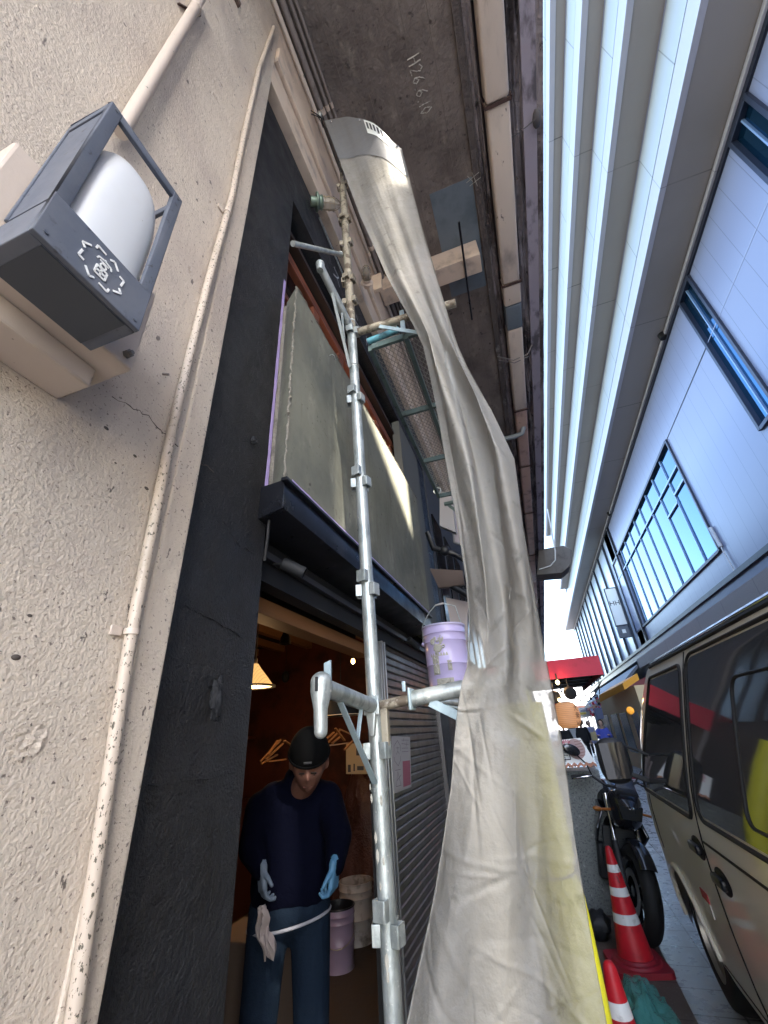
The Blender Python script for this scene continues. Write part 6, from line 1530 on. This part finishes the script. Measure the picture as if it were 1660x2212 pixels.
# black inner frame of the small sliding pane and rubber surrounds
def loop(y0, y1, z0, z1, off, r, m, nm, rake=0, rc=.06):
    P = []
    for (cy, cz, a0) in [(y0+rc, z0+rc, math.pi), (y1-rc, z0+rc, 1.5*math.pi), (y1-rc, z1-rc, 0), (y0+rc, z1-rc, .5*math.pi)]:
        for k in range(6):
            a_ = a0+math.pi/2*k/5; y = cy+rc*math.cos(a_); z = cz+rc*math.sin(a_)
            if rake and y > (y0+y1)/2: y -= rake*((z-z0)/(z1-z0))*((y-(y0+y1)/2)/((y1-y0)/2))
            P.append(vpoint(y, z, off))
    Q = []
    for a_, b_ in zip(P, P[1:]+P[:1]):
        for k in range(6):
            p = a_.lerp(b_, k/6); Q.append(vpoint(p.y, p.z, off))
    Q.append(P[0]); mb = MB(); mb.tube(Q, r, 6); return mb.build(nm, m, vn)
loop(1.74, 2.30, 1.16, 1.68, .006, .006, M['rubber'], 'pane_frame')
loop(1.60, 2.96, 1.08, 1.855, .003, .010, M['rubber'], 'window_seal', rc=.08)
loop(3.08, 4.36, 1.06, 1.82, .003, .011, M['rubber'], 'window_seal', rake=.42)
loop(.33, 1.52, 1.10, 1.855, .003, .010, M['rubber'], 'window_seal', rc=.08)
def vline(pts, r, m, nm, off=.001):
    Q = []
    for a_, b_ in zip(pts[:-1], pts[1:]):
        for k in range(14):
            t_ = k/14; Q.append(vpoint(a_[0]+(b_[0]-a_[0])*t_, a_[1]+(b_[1]-a_[1])*t_, off))
    Q.append(vpoint(*pts[-1], off)); mb = MB(); mb.tube(Q, r, 6); return mb.build(nm, m, vn)
vline([(3.02, .32), (3.02, 1.88)], .005, M['rubber'], 'door_seam'); vline([(1.57, .40), (1.57, 1.88)], .005, M['rubber'], 'door_seam')
vline([(4.20, .72), (4.22, 1.04)], .004, M['rubber'], 'door_seam'); vline([(3.02, .32), (3.62, .32)], .004, M['rubber'], 'door_seam')
vline([(1.0, .98), (3.0, .98)], .006, M['rubber'], 'slide_rail')
vline([(.2, 1.90), (4.0, 1.90)], .012, M['rubber'], 'roof_gutter', .006)
vline([(.2, 1.925), (4.0, 1.925)], .008, M['chrome'], 'roof_trim', .008)
for (y, z) in [(3.14, .93), (2.86, .86)]:
    c = vpoint(y, z, .010); mb = MB(); mb.box(c.x-.022, c.x+.008, y-.075, y+.075, z-.022, z+.022); h_ = mb.build('door_handle', M['black_metal'], vn, bevel=.012, seg=3)
    mb = MB(); mb.ball(vpoint(y+.0, z, .0), (.012, .10, .05), 20, 12); mb.build('handle_cup', M['rubber'], h_)
c = vpoint(3.35, .70, .003); MB().box(c.x-.002, c.x+.003, 3.30, 3.42, .66, .70).build('red_sticker', M['red_ink'], vn); MB().box(c.x-.002, c.x+.003, 3.30, 3.42, .60, .655).build('white_sticker', M['label'], vn)
# windscreen and front lights
mb = MB()
def ws(u, v):
    z = 1.10+.72*v; yf = front_in(9, z)+.012; x0_ = vx(sx_at(z), yf, z)+.04; x1_ = 2*VC-x0_; return V(x0_+(x1_-x0_)*u, yf-.0+.05*math.sin(math.pi*u)*.4, z)
mb.grid(ws, 20, 12); mb.build('windscreen', M['van_glass'], vn, smooth=60)
c = vpoint(VY1-.10, .78, .02); MB().ball(V(c.x+.06, VY1-.07, .78), (.10, .09, .14), 20, 14).build('headlight', simple('lamp_glass', (.4, .4, .4), .1, coat=1), vn)
mb = MB(); mb.box(.72, 2.38, VY1-.10, VY1+.06, .26, .58); mb.build('bumper', M['van_paint'], vn, bevel=.05, seg=4)
# door mirror: black shell on an arm
mp = at(1327, 1642, y=4.12)
mr = MB(); 
def mirf(p): return V(math.copysign(abs(p.x)**.75, p.x), p.y, math.copysign(abs(p.z)**.6, p.z))
mr.ball(mp, (.115, .05, .155), 28, 20, mirf); mo = mr.build('door_mirror', M['bike_matte'], vn, smooth=60)
mb = MB(); mb.grid(lambda u, v: mp+V((u-.5)*.17, -.047-.004*math.sin(math.pi*u), (v-.5)*.24), 6, 6); mb.build('mirror_glass', simple('mirror_glass', (.02, .02, .022), .05), mo)
mb = MB(); mb.bar(mp+V(.08, 0, -.09), vpoint(4.12, 1.13), .05, .035); mb.build('mirror_arm', M['bike_matte'], mo, bevel=.008); mb = MB(); mb.bar(mp+V(.09, 0, .10), vpoint(4.05, 1.30), .02, .02); mb.build('mirror_arm', M['bike_matte'], mo, bevel=.008)
# second, round convex mirror bracket at the front corner
mb = MB(); c = at(1352, 1500, y=4.7)
pass
# orange beacon reflected/seen at the front corner
t = thing('orange_lamp', tuple(at(1362, 1529, y=6.2)), 'orange lamp glowing just left of the van windscreen pillar', 'lamp')
c = at(1362, 1535, y=7.5); MB().ball(c, (.05, .05, .05), 16, 12, lambda p: p*(1+.2*noise.noise(p*3))).build('lamp', simple('orange_glow', (.9, .4, .05), .5, emit=(1, .42, .05), es=.055), t)
# far cones / barriers behind the mirror
for (px, yy_, lb) in [(1326, 18, 'small distant cone nearest the woman in blue'), (1336, 17, 'small distant cone between two others behind the van mirror'), (1346, 16, 'small distant cone closest to the van windscreen')]:
    p_ = at(px, 1640, y=yy_); cone((p_.x, yy_, 0), lb)
t = thing('bicycle', tuple(at(1342, 1620, y=12)), 'bicycle parked by the shops behind the van mirror', 'bicycle')
c = at(1343, 1625, y=11); 
for dx in (0, .95):
    mb = MB(); mb.tube([V(c.x+.05*dx, 11+dx+.31*math.cos(a_), .32+.31*math.sin(a_)) for a_ in [k*math.pi/14 for k in range(29)]], .017, 8); mb.build('wheel', M['tyre'], t)
mb = MB()
for a_, b_ in [((0, .32), (.35, .35)), ((0, .32), (.2, .85)), ((.2, .85), (.72, .80)), ((.35, .35), (.28, .8)), ((.72, .8), (.95, .32)), ((.35, .35), (.72, .75))]: mb.tube([V(c.x, 11+a_[0], a_[1]), V(c.x, 11+b_[0], b_[1])], .015, 8)
mb.tube([V(c.x-.25, 11.78, 1.0), V(c.x, 11.72, .95), V(c.x+.25, 11.78, 1.0)], .012, 8); mb.build('frame', simple('bike_blue', (.1, .12, .2), .4), t)
mb = MB(); mb.ball(V(c.x, 11.18, .9), (.07, .13, .03), 12, 8); mb.build('saddle', M['rubber'], t)
